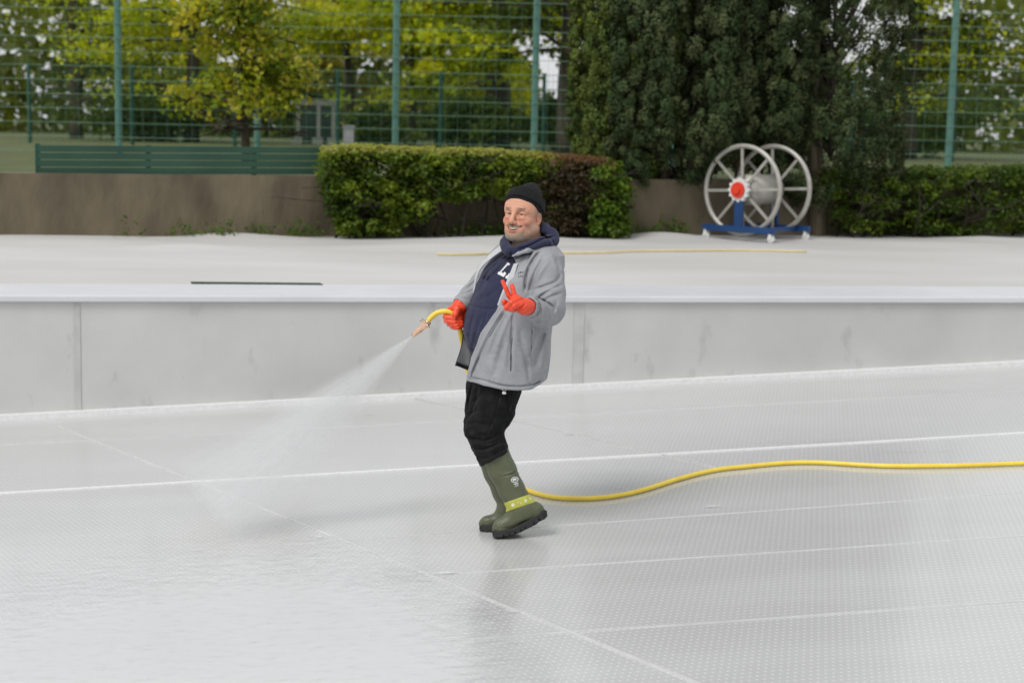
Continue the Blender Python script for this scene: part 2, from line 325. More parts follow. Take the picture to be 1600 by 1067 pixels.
# sky sheen painted as a pale film at the lower left, splashes at the seam crossings
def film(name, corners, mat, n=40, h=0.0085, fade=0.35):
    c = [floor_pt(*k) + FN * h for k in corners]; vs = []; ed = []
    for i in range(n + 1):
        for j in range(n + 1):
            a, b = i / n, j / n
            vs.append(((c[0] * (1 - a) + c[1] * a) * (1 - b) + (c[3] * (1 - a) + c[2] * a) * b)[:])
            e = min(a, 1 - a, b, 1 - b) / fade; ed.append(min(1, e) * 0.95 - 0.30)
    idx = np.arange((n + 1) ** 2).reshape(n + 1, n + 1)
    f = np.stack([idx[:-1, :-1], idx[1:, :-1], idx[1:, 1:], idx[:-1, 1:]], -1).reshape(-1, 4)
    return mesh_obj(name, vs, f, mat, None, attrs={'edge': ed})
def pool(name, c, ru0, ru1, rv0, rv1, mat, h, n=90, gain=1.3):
    """irregular painted patch round c: reaches ru0 to the left, ru1 to the right, rv0 towards the camera, rv1 away"""
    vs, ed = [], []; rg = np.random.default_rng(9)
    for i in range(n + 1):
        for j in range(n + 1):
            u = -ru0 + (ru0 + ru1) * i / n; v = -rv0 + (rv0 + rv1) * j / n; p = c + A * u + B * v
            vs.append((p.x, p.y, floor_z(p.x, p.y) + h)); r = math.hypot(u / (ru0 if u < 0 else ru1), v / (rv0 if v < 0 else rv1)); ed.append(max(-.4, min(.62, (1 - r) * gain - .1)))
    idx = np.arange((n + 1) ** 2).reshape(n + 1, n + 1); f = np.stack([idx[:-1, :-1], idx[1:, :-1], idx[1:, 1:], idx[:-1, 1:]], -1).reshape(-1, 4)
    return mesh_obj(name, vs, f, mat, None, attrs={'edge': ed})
tag(pool('sky_sheen_film', floor_pt(430, 1075), 2.4, 1.15, 1.6, 2.5, M['film'], .0085), kind='stuff')  # reflected sky glare on the wet floor, painted as a whitish sheet
tag(pool('glint_speckle', floor_pt(960, 922), 1.1, .9, .5, .45, M['speckle'], .0075, 40, .5), kind='stuff')  # small wet glints painted as pale dots, here and in the next patch
tag(pool('glint_speckle', floor_pt(640, 860), .7, .6, .5, .4, M['speckle'], .0075, 40, .4), kind='stuff')
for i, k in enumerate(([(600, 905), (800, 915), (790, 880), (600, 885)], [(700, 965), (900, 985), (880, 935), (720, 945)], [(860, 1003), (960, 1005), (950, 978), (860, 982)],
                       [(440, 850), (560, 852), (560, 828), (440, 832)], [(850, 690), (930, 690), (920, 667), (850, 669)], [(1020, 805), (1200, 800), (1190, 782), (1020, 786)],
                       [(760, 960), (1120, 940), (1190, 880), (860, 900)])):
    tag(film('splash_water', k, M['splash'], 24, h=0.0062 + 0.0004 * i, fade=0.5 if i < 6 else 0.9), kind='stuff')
# loose yellow cord on the deck
for nm, pts, lab in (('cord', [(682, 399), (720, 399.5), (768, 398), (812, 397), (880, 397), (940, 396.5), (1000, 394), (1060, 393.5), (1160, 393), (1260, 395)], 'thin faded yellow cord lying across the pale deck'),):
    k = MB(); k.tube(catmull([deck_pt(*q) + Vector((0, 0, 0.012)) for q in pts]), 0.011, 6); tag(k.build(nm, M['ystripe'], smooth=True), lab, 'cord')

# ---- ground beyond, retaining wall
ZG = ZD + 0.64
gb = MB(); gb.raw([(-400, -60, -2.0), (400, -60, -2.0), (400, 400, -2.0), (-400, 400, -2.0)], [(0, 1, 2, 3)])
gb.build('ground', noise_mat('ground_gravel', (0.30, 0.30, 0.28), (0.4, 0.4, 0.38), 1, .9))['kind'] = 'structure'
lw = MB(); p0 = RW0 + RA * -60 + RB * 0.2; p1 = RW0 + RA * 60 + RB * 0.2
lw.raw([(p0.x, p0.y, ZG - .03), (p1.x, p1.y, ZG - .03), (400, 400, ZG - .03), (-400, 400, ZG - .03)], [(0, 1, 2, 3)])
lw.build('lawn', M['earth'])['kind'] = 'structure'
rw = MB(); c = (RW0 + RW1) / 2 + RB * 0.15
rw.box(Vector((c.x, c.y, ZD + 0.30)), RA * 12, RB * 0.15, Vector((0, 0, 0.34)))
tag(rw.build('retaining_wall', M['stone']), 'low weathered brown concrete wall behind the hedge', 'wall')
# dark green screen boards on the wall at the left
root = empty('screen_fence', (RW0.x, RW0.y, ZG)); tag(root, 'low dark green screen fence on top of the concrete wall', 'fence')
D_S = depth_of(RW0) + 0.1
def on_rw(px, py, off=0.0): return on_plane(px, py, RW0 + RB * off, RB)
e0, e1 = on_rw(60, 283, .12), on_rw(560, 283, .12); hgt = on_rw(470, 231, .12).z - ZG
for i in range(4):
    k = MB(); zc = ZG + hgt * (i + .5) / 4; k.box(Vector(((e0.x + e1.x) / 2, (e0.y + e1.y) / 2, zc)), (e1 - e0) / 2 * Vector((1, 1, 0)).x, RB * 0.015, Vector((0, 0, hgt / 8 - 0.004))); k.build('board', M['panel'], root)
for t in (0, .33, .66, 1):
    k = MB(); q = e0.lerp(e1, t); k.box(Vector((q.x, q.y, ZG + hgt / 2)) + RB * .04, RA * .025, RB * .024, Vector((0, 0, hgt / 2))); k.build('post', M['dgreen'], root)

# ---- tall ball-court fence
def fence(name, label, depth, pxs, top_z, wire_gap, wire_r, vgap, mpost, mwire, post_r, py=238, group=None, vr=0.0025, tops=None):
    P = [at_depth(px, py, depth) for px in pxs]
    r = empty(name, (P[0].x, P[0].y, ZG)); tag(r, label, 'fence', group)
    for i, p in enumerate(P):
        k = MB(); tz = top_z
        k.tube([Vector((p.x, p.y, ZG - .02)), Vector((p.x, p.y, tz))], post_r, 16)
        k.box(Vector((p.x, p.y, tz + .01)), Vector((post_r * 1.15, 0, 0)), Vector((0, post_r * 1.15, 0)), Vector((0, 0, .012)))
        po = k.build('post', mpost, r)
    for a, b in zip(P[:-1], P[1:]):
        k = MB(); d = (b - a); d.z = 0; Ld = d.length; d.normalize(); z = ZG + 0.05
        n_ = Vector((-d.y, d.x, 0)); m_ = (a + b) / 2 - n_ * (post_r + .012)
        while z < top_z:
            k.box(Vector((m_.x, m_.y, z)), d * Ld / 2, n_ * wire_r, Vector((0, 0, wire_r))); z += wire_gap
        s = vgap
        while s < Ld:
            q = a + d * s - n_ * (post_r + .012 + wire_r + vr); k.box(Vector((q.x, q.y, (ZG + .05 + top_z) / 2)), d * vr, n_ * vr, Vector((0, 0, (top_z - ZG - .05) / 2))); s += vgap
        k.build('mesh_panel', mwire, r)
    return r
fence('court_fence', 'tall court fence with teal posts and pale wires behind the hedge', 26, [-30, 186, 402, 617.5, 834, 1050, 1266, 1482, 1698], ZG + 6.0, 0.225, 0.0044, 0.20, M['teal'], M['wire'], 0.055, vr=0.0012)
fence('mesh_fence', 'shorter dark green mesh fence with square posts further back', 38, [47, 207, 367, 527.5, 687.5, 848, 1008, 1168, 1328, 1488, 1648], at_depth(607, 112, 38).z, 0.20, 0.004, 0.10, M['dgreen'], M['dgreen'], 0.045, vr=0.003)

# ---- hedge and shrubs
def pal(n, rg, *cols):
    c = np.array(cols); w_ = rg.dirichlet(np.ones(len(cols)) * .7, n); return w_ @ c
def shrub(name, label, x0, x1, ytop, ybot, front, back, nclump, per, cols, seed, cr=0.12, ls=(0.045, 0.07), group=None, topcol=None, cat='hedge'):
    """clumps of leaves spread through the body of a clipped shrub standing against the wall; ytop/ybot are its outline heights along its run"""
    rg = np.random.default_rng(seed); Cs = []; Dn = []; cc = []
    base = on_rw((x0 + x1) / 2, 350, -0.3); r = empty(name, (base.x, base.y, ZD)); tag(r, label, cat, group)
    for i in range(nclump):
        px = rg.uniform(x0, x1); zt = on_rw(px, np.interp(px, *ytop), front).z; zb = on_rw(px, np.interp(px, *ybot), front).z
        s = rg.random()
        if s < 0.50: z = rg.uniform(zb, zt); v = front + abs(rg.normal(0, .13)) - .05
        elif s < 0.8: z = zt + rg.normal(0, .012) - .04; v = rg.uniform(front, back)
        else: z = rg.uniform(zb, zt - .1); v = rg.uniform(front, back)
        p = on_rw(px, 300, v); c = np.array([p.x, p.y, z]); m = int(per * rg.uniform(.6, 1.4)); sc = cr * rg.uniform(.7, 1.35)
        off = rg.normal(0, 1, (m, 3)); off = off / np.linalg.norm(off, axis=1, keepdims=True) * (rg.random((m, 1)) ** .45) * np.array([sc * 1.25, sc * 1.1, sc * .8])
        C = c + off; C[:, 2] = np.where(s < .8, np.minimum(C[:, 2], zt + .03 + .02 * rg.standard_normal(m)), C[:, 2]); Cs.append(C)
        nn = unit(off) * .6 + rg.normal(0, .5, (m, 3)) + np.array([0, 0, .8]); Dn.append(nn)
        g = cols[rg.integers(len(cols))]; co = np.array(g) * rg.uniform(.75, 1.25) * rg.uniform(.8, 1.2, (m, 1))
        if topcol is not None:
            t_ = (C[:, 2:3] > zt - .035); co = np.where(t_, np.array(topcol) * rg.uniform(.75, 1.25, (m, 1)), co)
        cc.append(co)
    C = np.concatenate(Cs); N_ = np.concatenate(Dn); co = np.concatenate(cc)
    ok = C[:, 2] > ZD + .02; C, N_, co = C[ok], N_[ok], co[ok]
    D = np.cross(N_, rg.normal(0, 1, N_.shape)); Lf = rg.uniform(*ls, len(C))
    leaves('foliage', C, D, N_, Lf, Lf * .62, co, M['leaf'], r)
    k = MB()                                                # stems and inner branches
    for i in range(max(5, int((x1 - x0) / 16))):
        px = rg.uniform(x0 + 8, x1 - 8); p = on_rw(px, 350, rg.uniform(-.45, -.1)); zt = on_rw(px, np.interp(px, *ytop), front).z - .12
        pts = [Vector((p.x, p.y, ZD - .02))]
        for q in range(4): pts.append(Vector((pts[-1].x + rg.normal(0, .07), pts[-1].y + rg.normal(-.03, .05), ZD + (zt - ZD) * (q + 1) / 4)))
        k.tube(catmull(pts, 4), list(np.linspace(.018, .005, 17)), 5)
        for q in range(3):
            a = pts[rg.integers(1, 4)]; k.tube([a, a + Vector((rg.normal(0, .18), rg.normal(-.12, .1), rg.uniform(0, .2))), a + Vector((rg.normal(0, .3), rg.normal(-.2, .12), rg.uniform(.1, .35)))], [.009, .006, .003], 4)
    k.build('stems', M['twig'], r); return r
M['twig'] = noise_mat('dim_twig', (.014, .011, .007), (.04, .03, .018), 9, .95)
G1, G2, G3, G4 = (.13, .20, .022), (.075, .13, .016), (.18, .25, .028), (.05, .09, .013)
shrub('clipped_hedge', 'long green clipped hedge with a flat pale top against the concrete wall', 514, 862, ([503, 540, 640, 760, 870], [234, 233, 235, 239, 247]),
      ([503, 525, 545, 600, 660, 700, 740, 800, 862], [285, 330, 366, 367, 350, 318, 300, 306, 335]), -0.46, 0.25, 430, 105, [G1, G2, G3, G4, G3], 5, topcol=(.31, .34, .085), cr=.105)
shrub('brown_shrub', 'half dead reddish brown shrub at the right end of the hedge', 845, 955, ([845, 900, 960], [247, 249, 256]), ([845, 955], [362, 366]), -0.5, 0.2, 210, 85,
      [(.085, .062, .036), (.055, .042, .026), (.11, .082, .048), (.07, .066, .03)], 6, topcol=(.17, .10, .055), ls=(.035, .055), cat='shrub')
shrub('leafy_shrub', 'loose bright green shrub between the brown shrub and the conifers', 930, 976, ([925, 950, 970, 995], [272, 252, 290, 325]), ([925, 992], [358, 366]), -0.6, -0.05, 80, 80,
      [(.11, .19, .022), (.14, .22, .025), (.07, .12, .016)], 7, cat='shrub', cr=.1)
shrub('fringe_hedge', 'dark green shrub row continuing along the wall past the conifers', 1290, 1660, ([1290, 1660], [270, 262]), ([1290, 1660], [366, 362]), -0.5, 0.2, 260, 70, [G2, G4, G1], 8)
wd_ = MB(); rg = np.random.default_rng(12); Cs = []; 
for px in list(rg.uniform(450, 545, 7)) + list(rg.uniform(690, 1080, 36)) + list(rg.uniform(100, 440, 9)):
    p = on_rw(px, 366, -.12 - .2 * rg.random()); m = 26; Cs.append(np.array([p.x, p.y, ZD + .03]) + np.abs(rg.normal(0, 1, (m, 3))) * np.array([.09, .05, .07]) * np.array([1, 1, 1]) * np.sign(rg.normal(0, 1, (m, 3)) + np.array([0, 0, 9])))
C = np.concatenate(Cs); N_ = rg.normal(0, .5, C.shape) + np.array([0, -.4, .8]); Lf = rg.uniform(.03, .07, len(C))
tag(leaves('weeds', C, np.cross(N_, rg.normal(0, 1, C.shape)), N_, Lf, Lf * .5, np.array([.07, .12, .02]) * rg.uniform(.6, 1.4, (len(C), 1)), M['leaf']), kind='stuff')

# ---- conifers
def conifer(label, px, depth, rad, height, z0, npl, per, seed, cols, lean=0.0, low=None):
    rg = np.random.default_rng(seed); b = at_depth(px, 368, depth); b.z = ZD
    r = empty('conifer', b); tag(r, label, 'tree', 'tall columnar conifers by the wall')
    k = MB()
    for i in range(4):
        a = rg.uniform(0, 6.28); o = Vector((math.cos(a), math.sin(a) * .6, 0)) * rad * .16
        pts = [b + o + Vector((0, 0, -.05)), b + o * 1.3 + Vector((0, 0, .5)), b + o * 2 + Vector((0, 0, 1.4)), b + o * 1.5 + Vector((0, 0, height * .8))]
        k.tube(catmull(pts, 5), list(np.linspace(.085, .02, 16)), 8)
    k.build('trunk', M['pbark'], r, True)
    # vertical columns of plumes: big lobes first, plumes on the lobes, sprays in the plumes
    lobes = []
    nl = 10
    for i in range(nl):
        a = 2 * math.pi * i / nl + rg.uniform(-.2, .2); lobes.append((a, rad * rg.uniform(.68, .95), rad * rg.uniform(.27, .36), rg.uniform(z0 - .1, z0 + .35), height * rg.uniform(.7, 1.0)))
    Cs, Ds, Ns, cc = [], [], [], []
    for i in range(npl):
        a, ro, rl, zb, zt = lobes[rg.integers(nl)]
        z = zb + (zt - zb) * rg.random() ** 1.15
        prof = math.sin(min(1, (z - zb + .22) / .75) * math.pi / 2) * (1 - max(0, (z - height * .55) / (height * .5)) ** 1.6)
        if prof <= 0.05: continue
        ph = a + rg.normal(0, .95); q = rg.uniform(.7, 1.1)
        if math.sin(a) > .55 and rg.random() < .6: continue
        x = math.cos(a) * ro * prof + math.cos(ph) * rl * q * max(.5, prof); y = math.sin(a) * ro * prof + math.sin(ph) * rl * q * max(.5, prof)
        out = np.array([math.cos(ph), math.sin(ph), .55]); out /= np.linalg.norm(out)
        c = np.array([b.x + x + lean * (z - 1), b.y + y, ZD + z]); m = int(per * rg.uniform(.7, 1.3)); s = rg.uniform(.55, 1.45)
        u = unit(rg.normal(0, 1, (m, 3)) + out * .9); rr = (rg.random((m, 1)) ** .4)
        off = u * rr * np.array([.075, .075, .115]) * s
        Cs.append(c + off); Ds.append(np.cross(u, rg.normal(0, 1, (m, 3))) + np.array([0, 0, .5])); Ns.append(u + rg.normal(0, .22, (m, 3)))
        g = np.array(cols[rg.integers(len(cols))]) * rg.uniform(.75, 1.3)
        cc.append(g * rg.uniform(.92, 1.08, (m, 1)))
    C, D, N_, co = map(np.concatenate, (Cs, Ds, Ns, cc)); Lf = rg.uniform(.03, .055, len(C))
    leaves('foliage', C, D, N_, Lf, Lf * .6, co, M['needle'], r)
    k = MB()                                               # dim inner wood: dead twigs
    for i in range(160):
        a = rg.uniform(0, 6.28); z = rg.uniform(z0, height * .9); q = rad * rg.uniform(.35, .8) * (1 - .5 * z / height)
        k.tube([b + Vector((0, 0, z * .9)), b + Vector((math.cos(a) * q * .5, math.sin(a) * q * .5, z)), b + Vector((math.cos(a) * q, math.sin(a) * q, z + .3))], [.02, .014, .006], 4)
    k.build('branches', M['bark'], r); return r
CG = [(.056, .076, .032), (.036, .055, .023), (.075, .096, .042), (.044, .068, .028)]
CY = [(.085, .12, .030), (.065, .10, .028), (.10, .13, .03)]
DC = depth_of(RW1)
conifer('olive green conifer column directly right of the court fence, yellowish tips', 976, DC + .25, .58, 6.2, .42, 1500, 80, 21, CY)
conifer('broad dark green conifer with bare trunks showing at its base', 1050, DC + .08, .82, 6.8, .50, 2100, 80, 22, CG)
conifer('dark green conifer standing behind the spoked hose reel', 1165, DC + .28, .72, 6.5, .78, 1900, 80, 23, CG)
conifer('dark green conifer at the right end of the conifer row', 1290, DC + .3, .75, 6.0, .4, 1300, 60, 24, CG)

# ---- deciduous trees beyond the fences
def limb_tree(name, label, px, depth, trunk_r, crown, seed, cols, nleaf, lsize, lowz=1.6, height=10, group=None, bark='bark', wig=.25, flat=.34, cat='tree', clump=.75, trunk_lean=0.0):
    rg = np.random.default_rng(seed); b = at_depth(px, 240, depth); b.z = ZG - .03
    r = empty(name, b); tag(r, label, cat, group); k = MB()
    ax = [b + Vector((rg.normal(0, wig) * i / 5 + trunk_lean * i / 5, rg.normal(0, wig) * i / 5, height * .9 * i / 5)) for i in range(6)]
    axs = catmull(ax, 5); k.tube(axs, list(np.linspace(trunk_r, trunk_r * .25, len(axs))), 10); tips = []
    nb = 26
    for i in range(nb):
        t = rg.uniform(.16 if lowz < 2.2 else .3, .98); p = axs[int(t * (len(axs) - 1))]; a = rg.uniform(0, 6.28); ln = crown * rg.uniform(.6, 1.05) * (1.15 - .6 * t)
        dz = rg.uniform(-.05, .35) * ln
        m1 = p + Vector((math.cos(a) * ln * .5, math.sin(a) * ln * .5, dz * .8)); e = p + Vector((math.cos(a) * ln, math.sin(a) * ln, dz - .12 * ln))
        cv_ = catmull([p, m1, e], 4); k.tube(cv_, list(np.linspace(trunk_r * .33, .012, len(cv_))), 5)
        for q in (.35, .55, .75, .9, 1.0): tips.append((cv_[int(q * (len(cv_) - 1))], ln))
        for _ in range(3):
            s = cv_[rg.integers(3, len(cv_))]; e2 = s + Vector((rg.normal(0, .5), rg.normal(0, .5), rg.normal(-.05, .22))) * ln * .5; k.tube([s, (s + e2) / 2 + Vector((0, 0, .05)), e2], [.02, .014, .006], 4); tips += [(e2, ln), ((s + e2) / 2, ln)]
    k.build('trunk', M[bark], r, True)
    Cs, cc, Ns = [], [], []; per = max(8, int(nleaf / len(tips)))
    for p, ln in tips:
        if p.z < ZG + lowz * .8: continue
        m = int(per * rg.uniform(.5, 1.5)); R_ = clump * rg.uniform(.6, 1.2)
        off = rg.normal(0, .5, (m, 3)) * np.array([R_, R_, R_ * flat]); off[:, 2] -= .25 * (off[:, 0] ** 2 + off[:, 1] ** 2) / R_
        Cs.append(np.array(p[:]) + off); g = np.array(cols[rg.integers(len(cols))]) * rg.uniform(.75, 1.25); cc.append(g * rg.uniform(.8, 1.2, (m, 1)))
    C = np.concatenate(Cs); co = np.concatenate(cc); N_ = rg.normal(0, .45, C.shape) + np.array([0, 0, 1.0]); D = rg.normal(0, 1, C.shape); D[:, 2] -= .5
    ok = C[:, 2] > ZG + lowz * .55; C, co, N_, D = C[ok], co[ok], N_[ok], D[ok]
    Lf = rg.uniform(*lsize, len(C)); leaves('crown', C, D, N_, Lf, Lf * .75, co, M['leaf'], r); return r
YG = [(.44, .50, .025), (.36, .45, .022), (.52, .55, .035), (.24, .33, .018)]
DG = [(.075, .12, .015), (.05, .085, .012), (.10, .15, .02)]
OL = [(.50, .49, .14), (.40, .42, .10), (.55, .52, .18)]
TG = 'broadleaved trees beyond the fences'
limb_tree('broadleaf_tree', 'dark trunked tree with bright yellow green leaves left of the right teal post', 775, 46, .42, 4.6, 31, YG, 19000, (.15, .27), group=TG)
limb_tree('broadleaf_tree', 'bright yellow green tree spreading behind the left teal post', 640, 50, .22, 4.4, 32, YG, 20000, (.15, .27), group=TG, lowz=1.3)
limb_tree('broadleaf_tree', 'fresh green tree above the shelter frame', 545, 54, .17, 3.6, 33, YG, 14000, (.14, .24), group=TG, lowz=2.6)
limb_tree('broadleaf_tree', 'pale olive tree far behind the shelter at the left', 475, 68, .22, 4.8, 34, OL, 14000, (.18, .30), group=TG, lowz=1.0)
limb_tree('broadleaf_tree', 'thick brown trunked tree beside the conifers under a gap of white sky', 880, 40, .20, 2.4, 35, DG, 6000, (.12, .20), group=TG, lowz=2.6, bark='bark', clump=.5, trunk_lean=-.3)
limb_tree('broadleaf_tree', 'dark green tree behind the conifer row', 1110, 44, .22, 4.2, 36, DG, 9000, (.12, .18), group=TG, lowz=1.5)
limb_tree('broadleaf_tree', 'dark green tree beyond the court fence right of the conifers', 1420, 42, .22, 4.4, 37, DG + YG[:1], 13000, (.10, .17), group=TG, lowz=1.2)
limb_tree('broadleaf_tree', 'yellow green tree beyond the court fence far left', 300, 46, .22, 4.4, 38, YG, 14000, (.10, .17), group=TG, lowz=1.5)
limb_tree('broadleaf_tree', 'deep green tree at the left edge beyond the fences', 120, 50, .22, 4.4, 39, DG + YG[:2], 13000, (.10, .17), group=TG, lowz=1.0)
limb_tree('golden_tree', 'small dark tree with golden leaf tips just behind the green screen fence', 385, 23.5, .07, 1.05, 40, [(.20, .26, .02), (.30, .36, .025), (.10, .16, .016), (.40, .38, .045)], 8000, (.07, .12), lowz=1.0, height=3.3, clump=.34, flat=.7)
# a distant belt of wood closes the view under the crowns
rg = np.random.default_rng(50); n_ = 26000; px = rg.uniform(-250, 1850, n_)
gap = np.exp(-((px - 868) / 26) ** 2); dep = rg.uniform(66, 84, n_); tp = ZG + (5.5 + 3.0 * np.sin(px * .013) + 1.2 * np.sin(px * .05)) * (1 - .62 * gap); zz = ZG + rg.random(n_) * (tp - ZG)
X = (px - 800) / F_PX * dep; C = np.stack([X, dep, zz], 1) + rg.normal(0, .25, (n_, 3)); N_ = rg.normal(0, .6, C.shape) + np.array([0, -.3, .8]); Lf = rg.uniform(.35, .7, n_)
cl = np.array([.09, .12, .02]) * (0.7 + .6 * rg.random((n_, 1))) + np.array([.06, .07, .01]) * np.clip(np.sin(px * .02 + zz)[:, None], 0, 1)
tag(leaves('far_wood', C, rg.normal(0, 1, C.shape), N_, Lf, Lf * .7, cl, M['leaf']), 'dim belt of woodland closing the view', 'wood', kind='stuff')
# dark understorey bushes between the fences
def bush(label, px, depth, w_, h_, seed, cols, n=5000, ls=(.10, .18)):
    rg = np.random.default_rng(seed); b = at_depth(px, 240, depth); b.z = ZG - .03; r = empty('bush', b); tag(r, label, 'bush', 'dark bushes under the trees')
    k = 70; cen = rg.normal(0, 1, (k, 3)); cen = unit(cen) * rg.uniform(.4, 1, (k, 1)) * np.array([w_, w_ * .5, h_ * .55]) + np.array([0, 0, h_ * .5])
    ii = rg.integers(k, size=n); C = cen[ii] + rg.normal(0, .13, (n, 3)) * np.array([w_ * .8, w_ * .6, h_ * .55]); C[:, 2] = np.abs(C[:, 2]); C += np.array(b[:])
    co = np.array(cols)[rg.integers(len(cols), size=k)][ii] * rg.uniform(.75, 1.25, (n, 1)); N_ = rg.normal(0, .5, C.shape) + np.array([0, 0, .8]); Lf = rg.uniform(*ls, n)
    leaves('foliage', C, rg.normal(0, 1, C.shape), N_, Lf, Lf * .65, co, M['leaf'], r); s = MB()
    for i in range(8): s.tube([b, b + Vector((rg.normal(0, .3) * w_, rg.normal(0, .2), h_ * .4)), b + Vector((rg.normal(0, .6) * w_, rg.normal(0, .3), h_ * .8))], [.04, .025, .01], 5)
    s.build('stems', M['bark'], r)
bush('dark bush below the trees between the two teal posts', 745, 43, 1.7, 1.35, 61, DG)
bush('dark bush under the trees left of the left teal post', 585, 45, 1.0, 1.1, 62, DG, 3000)
bush('dark bush in the shade right of the right teal post', 872, 43, .9, 1.5, 63, DG, 3000)
bush('wide dark bush beyond the fences at the right', 1400, 46, 2.6, 1.6, 64, DG, 6000)
bush('wide dark bush beyond the fences at the left', 250, 46, 2.8, 1.6, 65, DG, 6000)
# shelter frame behind the fences
M['palepaint'] = noise_mat('weathered_white_paint', (.10, .11, .09), (.16, .17, .145), 6, .6); M['shade'] = noise_mat('dark_green_net', (.006, .018, .012), (.012, .03, .02), 4, .8)
SH = 44.0; q0 = at_depth(466, 230, SH); q1 = at_depth(521, 230, SH); zt = at_depth(490, 164, SH).z; r = empty('shelter', (q0.x, q0.y, ZG)); tag(r, 'pale framed open shelter with dark green netting beyond the mesh fence', 'shelter')
for px in (466, 498, 521):
    q = at_depth(px, 230, SH); k = MB(); k.box(Vector((q.x, q.y, (ZG + zt) / 2)), Vector((.05, 0, 0)), Vector((0, .05, 0)), Vector((0, 0, (zt - ZG) / 2)));
    k.box(Vector((q.x, q.y - .1, ZG + .1)), Vector((.14, 0, 0)), Vector((0, .2, 0)), Vector((0, 0, .1))); k.build('post', M['palepaint'], r)
k = MB(); k.box(Vector(((q0.x + q1.x) / 2, q0.y, zt + .05)), Vector(((q1.x - q0.x) / 2 + .12, 0, 0)), Vector((0, .06, 0)), Vector((0, 0, .06))); k.build('beam', M['palepaint'], r)
k = MB(); k.box(Vector(((q0.x + q1.x) / 2, q0.y + .6, (ZG + zt) / 2)), Vector(((q1.x - q0.x) / 2, 0, 0)), Vector((0, .02, 0)), Vector((0, 0, (zt - ZG) / 2 - .02))); k.build('net', M['shade'], r)
k = MB(); q = at_depth(545, 223, 41); k.box(Vector((q.x, q.y, ZG + .26)), Vector((.13, 0, 0)), Vector((0, .12, 0)), Vector((0, 0, .24))); k.box(Vector((q.x, q.y, ZG + .52)), Vector((.15, 0, 0)), Vector((0, .14, 0)), Vector((0, 0, .025)))
tag(k.build('storage_box', noise_mat('white_plastic', (.22, .23, .24), (.30, .30, .31), 3, .5)), 'white storage box on the grass beside the shelter', 'box')

# ---- hose reel trolley
M['galv'] = noise_mat('galvanised_steel', (.34, .33, .29), (.44, .43, .39), 14, .42, .35); M['blue'] = noise_mat('blue_paint', (.004, .035, .12), (.008, .05, .17), 6, .4)
M['red'] = noise_mat('red_plastic', (.62, .035, .015), (.70, .05, .02), 8, .35); M['whitep'] = noise_mat('white_plastic_knob', (.62, .62, .60), (.72, .72, .70), 8, .4); M['rubber'] = noise_mat('black_rubber', (.012, .012, .012), (.03, .03, .03), 10, .6)
cd = depth_of(deck_pt(1104, 372)) ; RC = at_depth(1160, 297, cd - .32); RC.z = max(RC.z, ZD + .5)
ra = Vector((.66, .75, 0)).normalized(); rt = Vector((ra.y, -ra.x, 0)); up = Vector((0, 0, 1)); RR = .49
reel = empty('hose_reel', (RC.x, RC.y, ZD)); tag(reel, 'large spoked steel reel on a blue wheeled stand before the conifers', 'hose reel')
def reel_wheel(c):
    k = MB(); k.torus(c, ra, RR - .004, .027, 64, 10); wh = k.build('rim', M['galv'], reel, True)
    for i in range(8):
        a = math.pi / 4 * i + .05; d = rt * math.cos(a) + up * math.sin(a); s = MB(); t = d.cross(ra)
        s.box(c + d * (RR * .5 + .04), d * (RR * .5 - .05), t * .016, ra * .006); s.build('spoke', M['galv'], wh)
reel_wheel(RC); reel_wheel(RC + ra * .62)
k = MB(); k.tube([RC - ra * .10, RC + ra * .72], .04, 16); k.build('axle', M['galv'], reel, True)
k = MB(); k.tube([RC + ra * .03, RC + ra * .59], .17, 24); k.build('drum', M['galv'], reel, True)
k = MB(); n_ = 64; ringA = [];
for s_i, off in enumerate((-.085, -.035)):
    for i in range(n_):
        a = 2 * math.pi * i / n_; rr = .125 + .012 * math.cos(a * 12); ringA.append(RC + ra * off + (rt * math.cos(a) + up * math.sin(a)) * rr)
k.raw(ringA, [(i, (i + 1) % n_, n_ + (i + 1) % n_, n_ + i) for i in range(n_)] + [tuple(range(n_))[::-1], tuple(range(n_, 2 * n_))]); k.build('handwheel', M['whitep'], reel)
k = MB(); k.tube([RC - ra * .11, RC - ra * .087], [.085, .09], 28); k.tube([RC - ra * .135, RC - ra * .112], [.04, .045], 20); k.build('hub_cap', M['red'], reel)
for c_, nm in ((RC + ra * -.05, 'a'), (RC + ra * .68, 'b')):
    s = MB(); s.box(Vector((c_.x, c_.y, (ZD + .14 + RC.z) / 2)), rt * .05, ra * .022, up * ((RC.z - ZD - .14) / 2)); s.box(Vector((c_.x, c_.y, ZD + .125)), rt * .47, ra * .03, up * .035); s.build('stand', M['blue'], reel)
s = MB()
for sg in (-.3, .3): s.box(RC + ra * .315 + rt * sg - up * (RC.z - ZD - .125), ra * .33, rt * .025, up * .025)
s.build('cross_beam', M['blue'], reel)
for c_ in (RC + ra * -.05, RC + ra * .68):
    for sg in (-.43, .43):
        q = c_ + rt * sg; s = MB(); s.tube([Vector((q.x, q.y, ZD + .04)) - ra * .014, Vector((q.x, q.y, ZD + .04)) + ra * .014], .04, 18); s.box(Vector((q.x, q.y, ZD + .07)) + ra * .024, rt * .018, ra * .006, up * .035); s.box(Vector((q.x, q.y, ZD + .07)) - ra * .024, rt * .018, ra * .006, up * .035); s.build('caster', M['whitep'], reel)
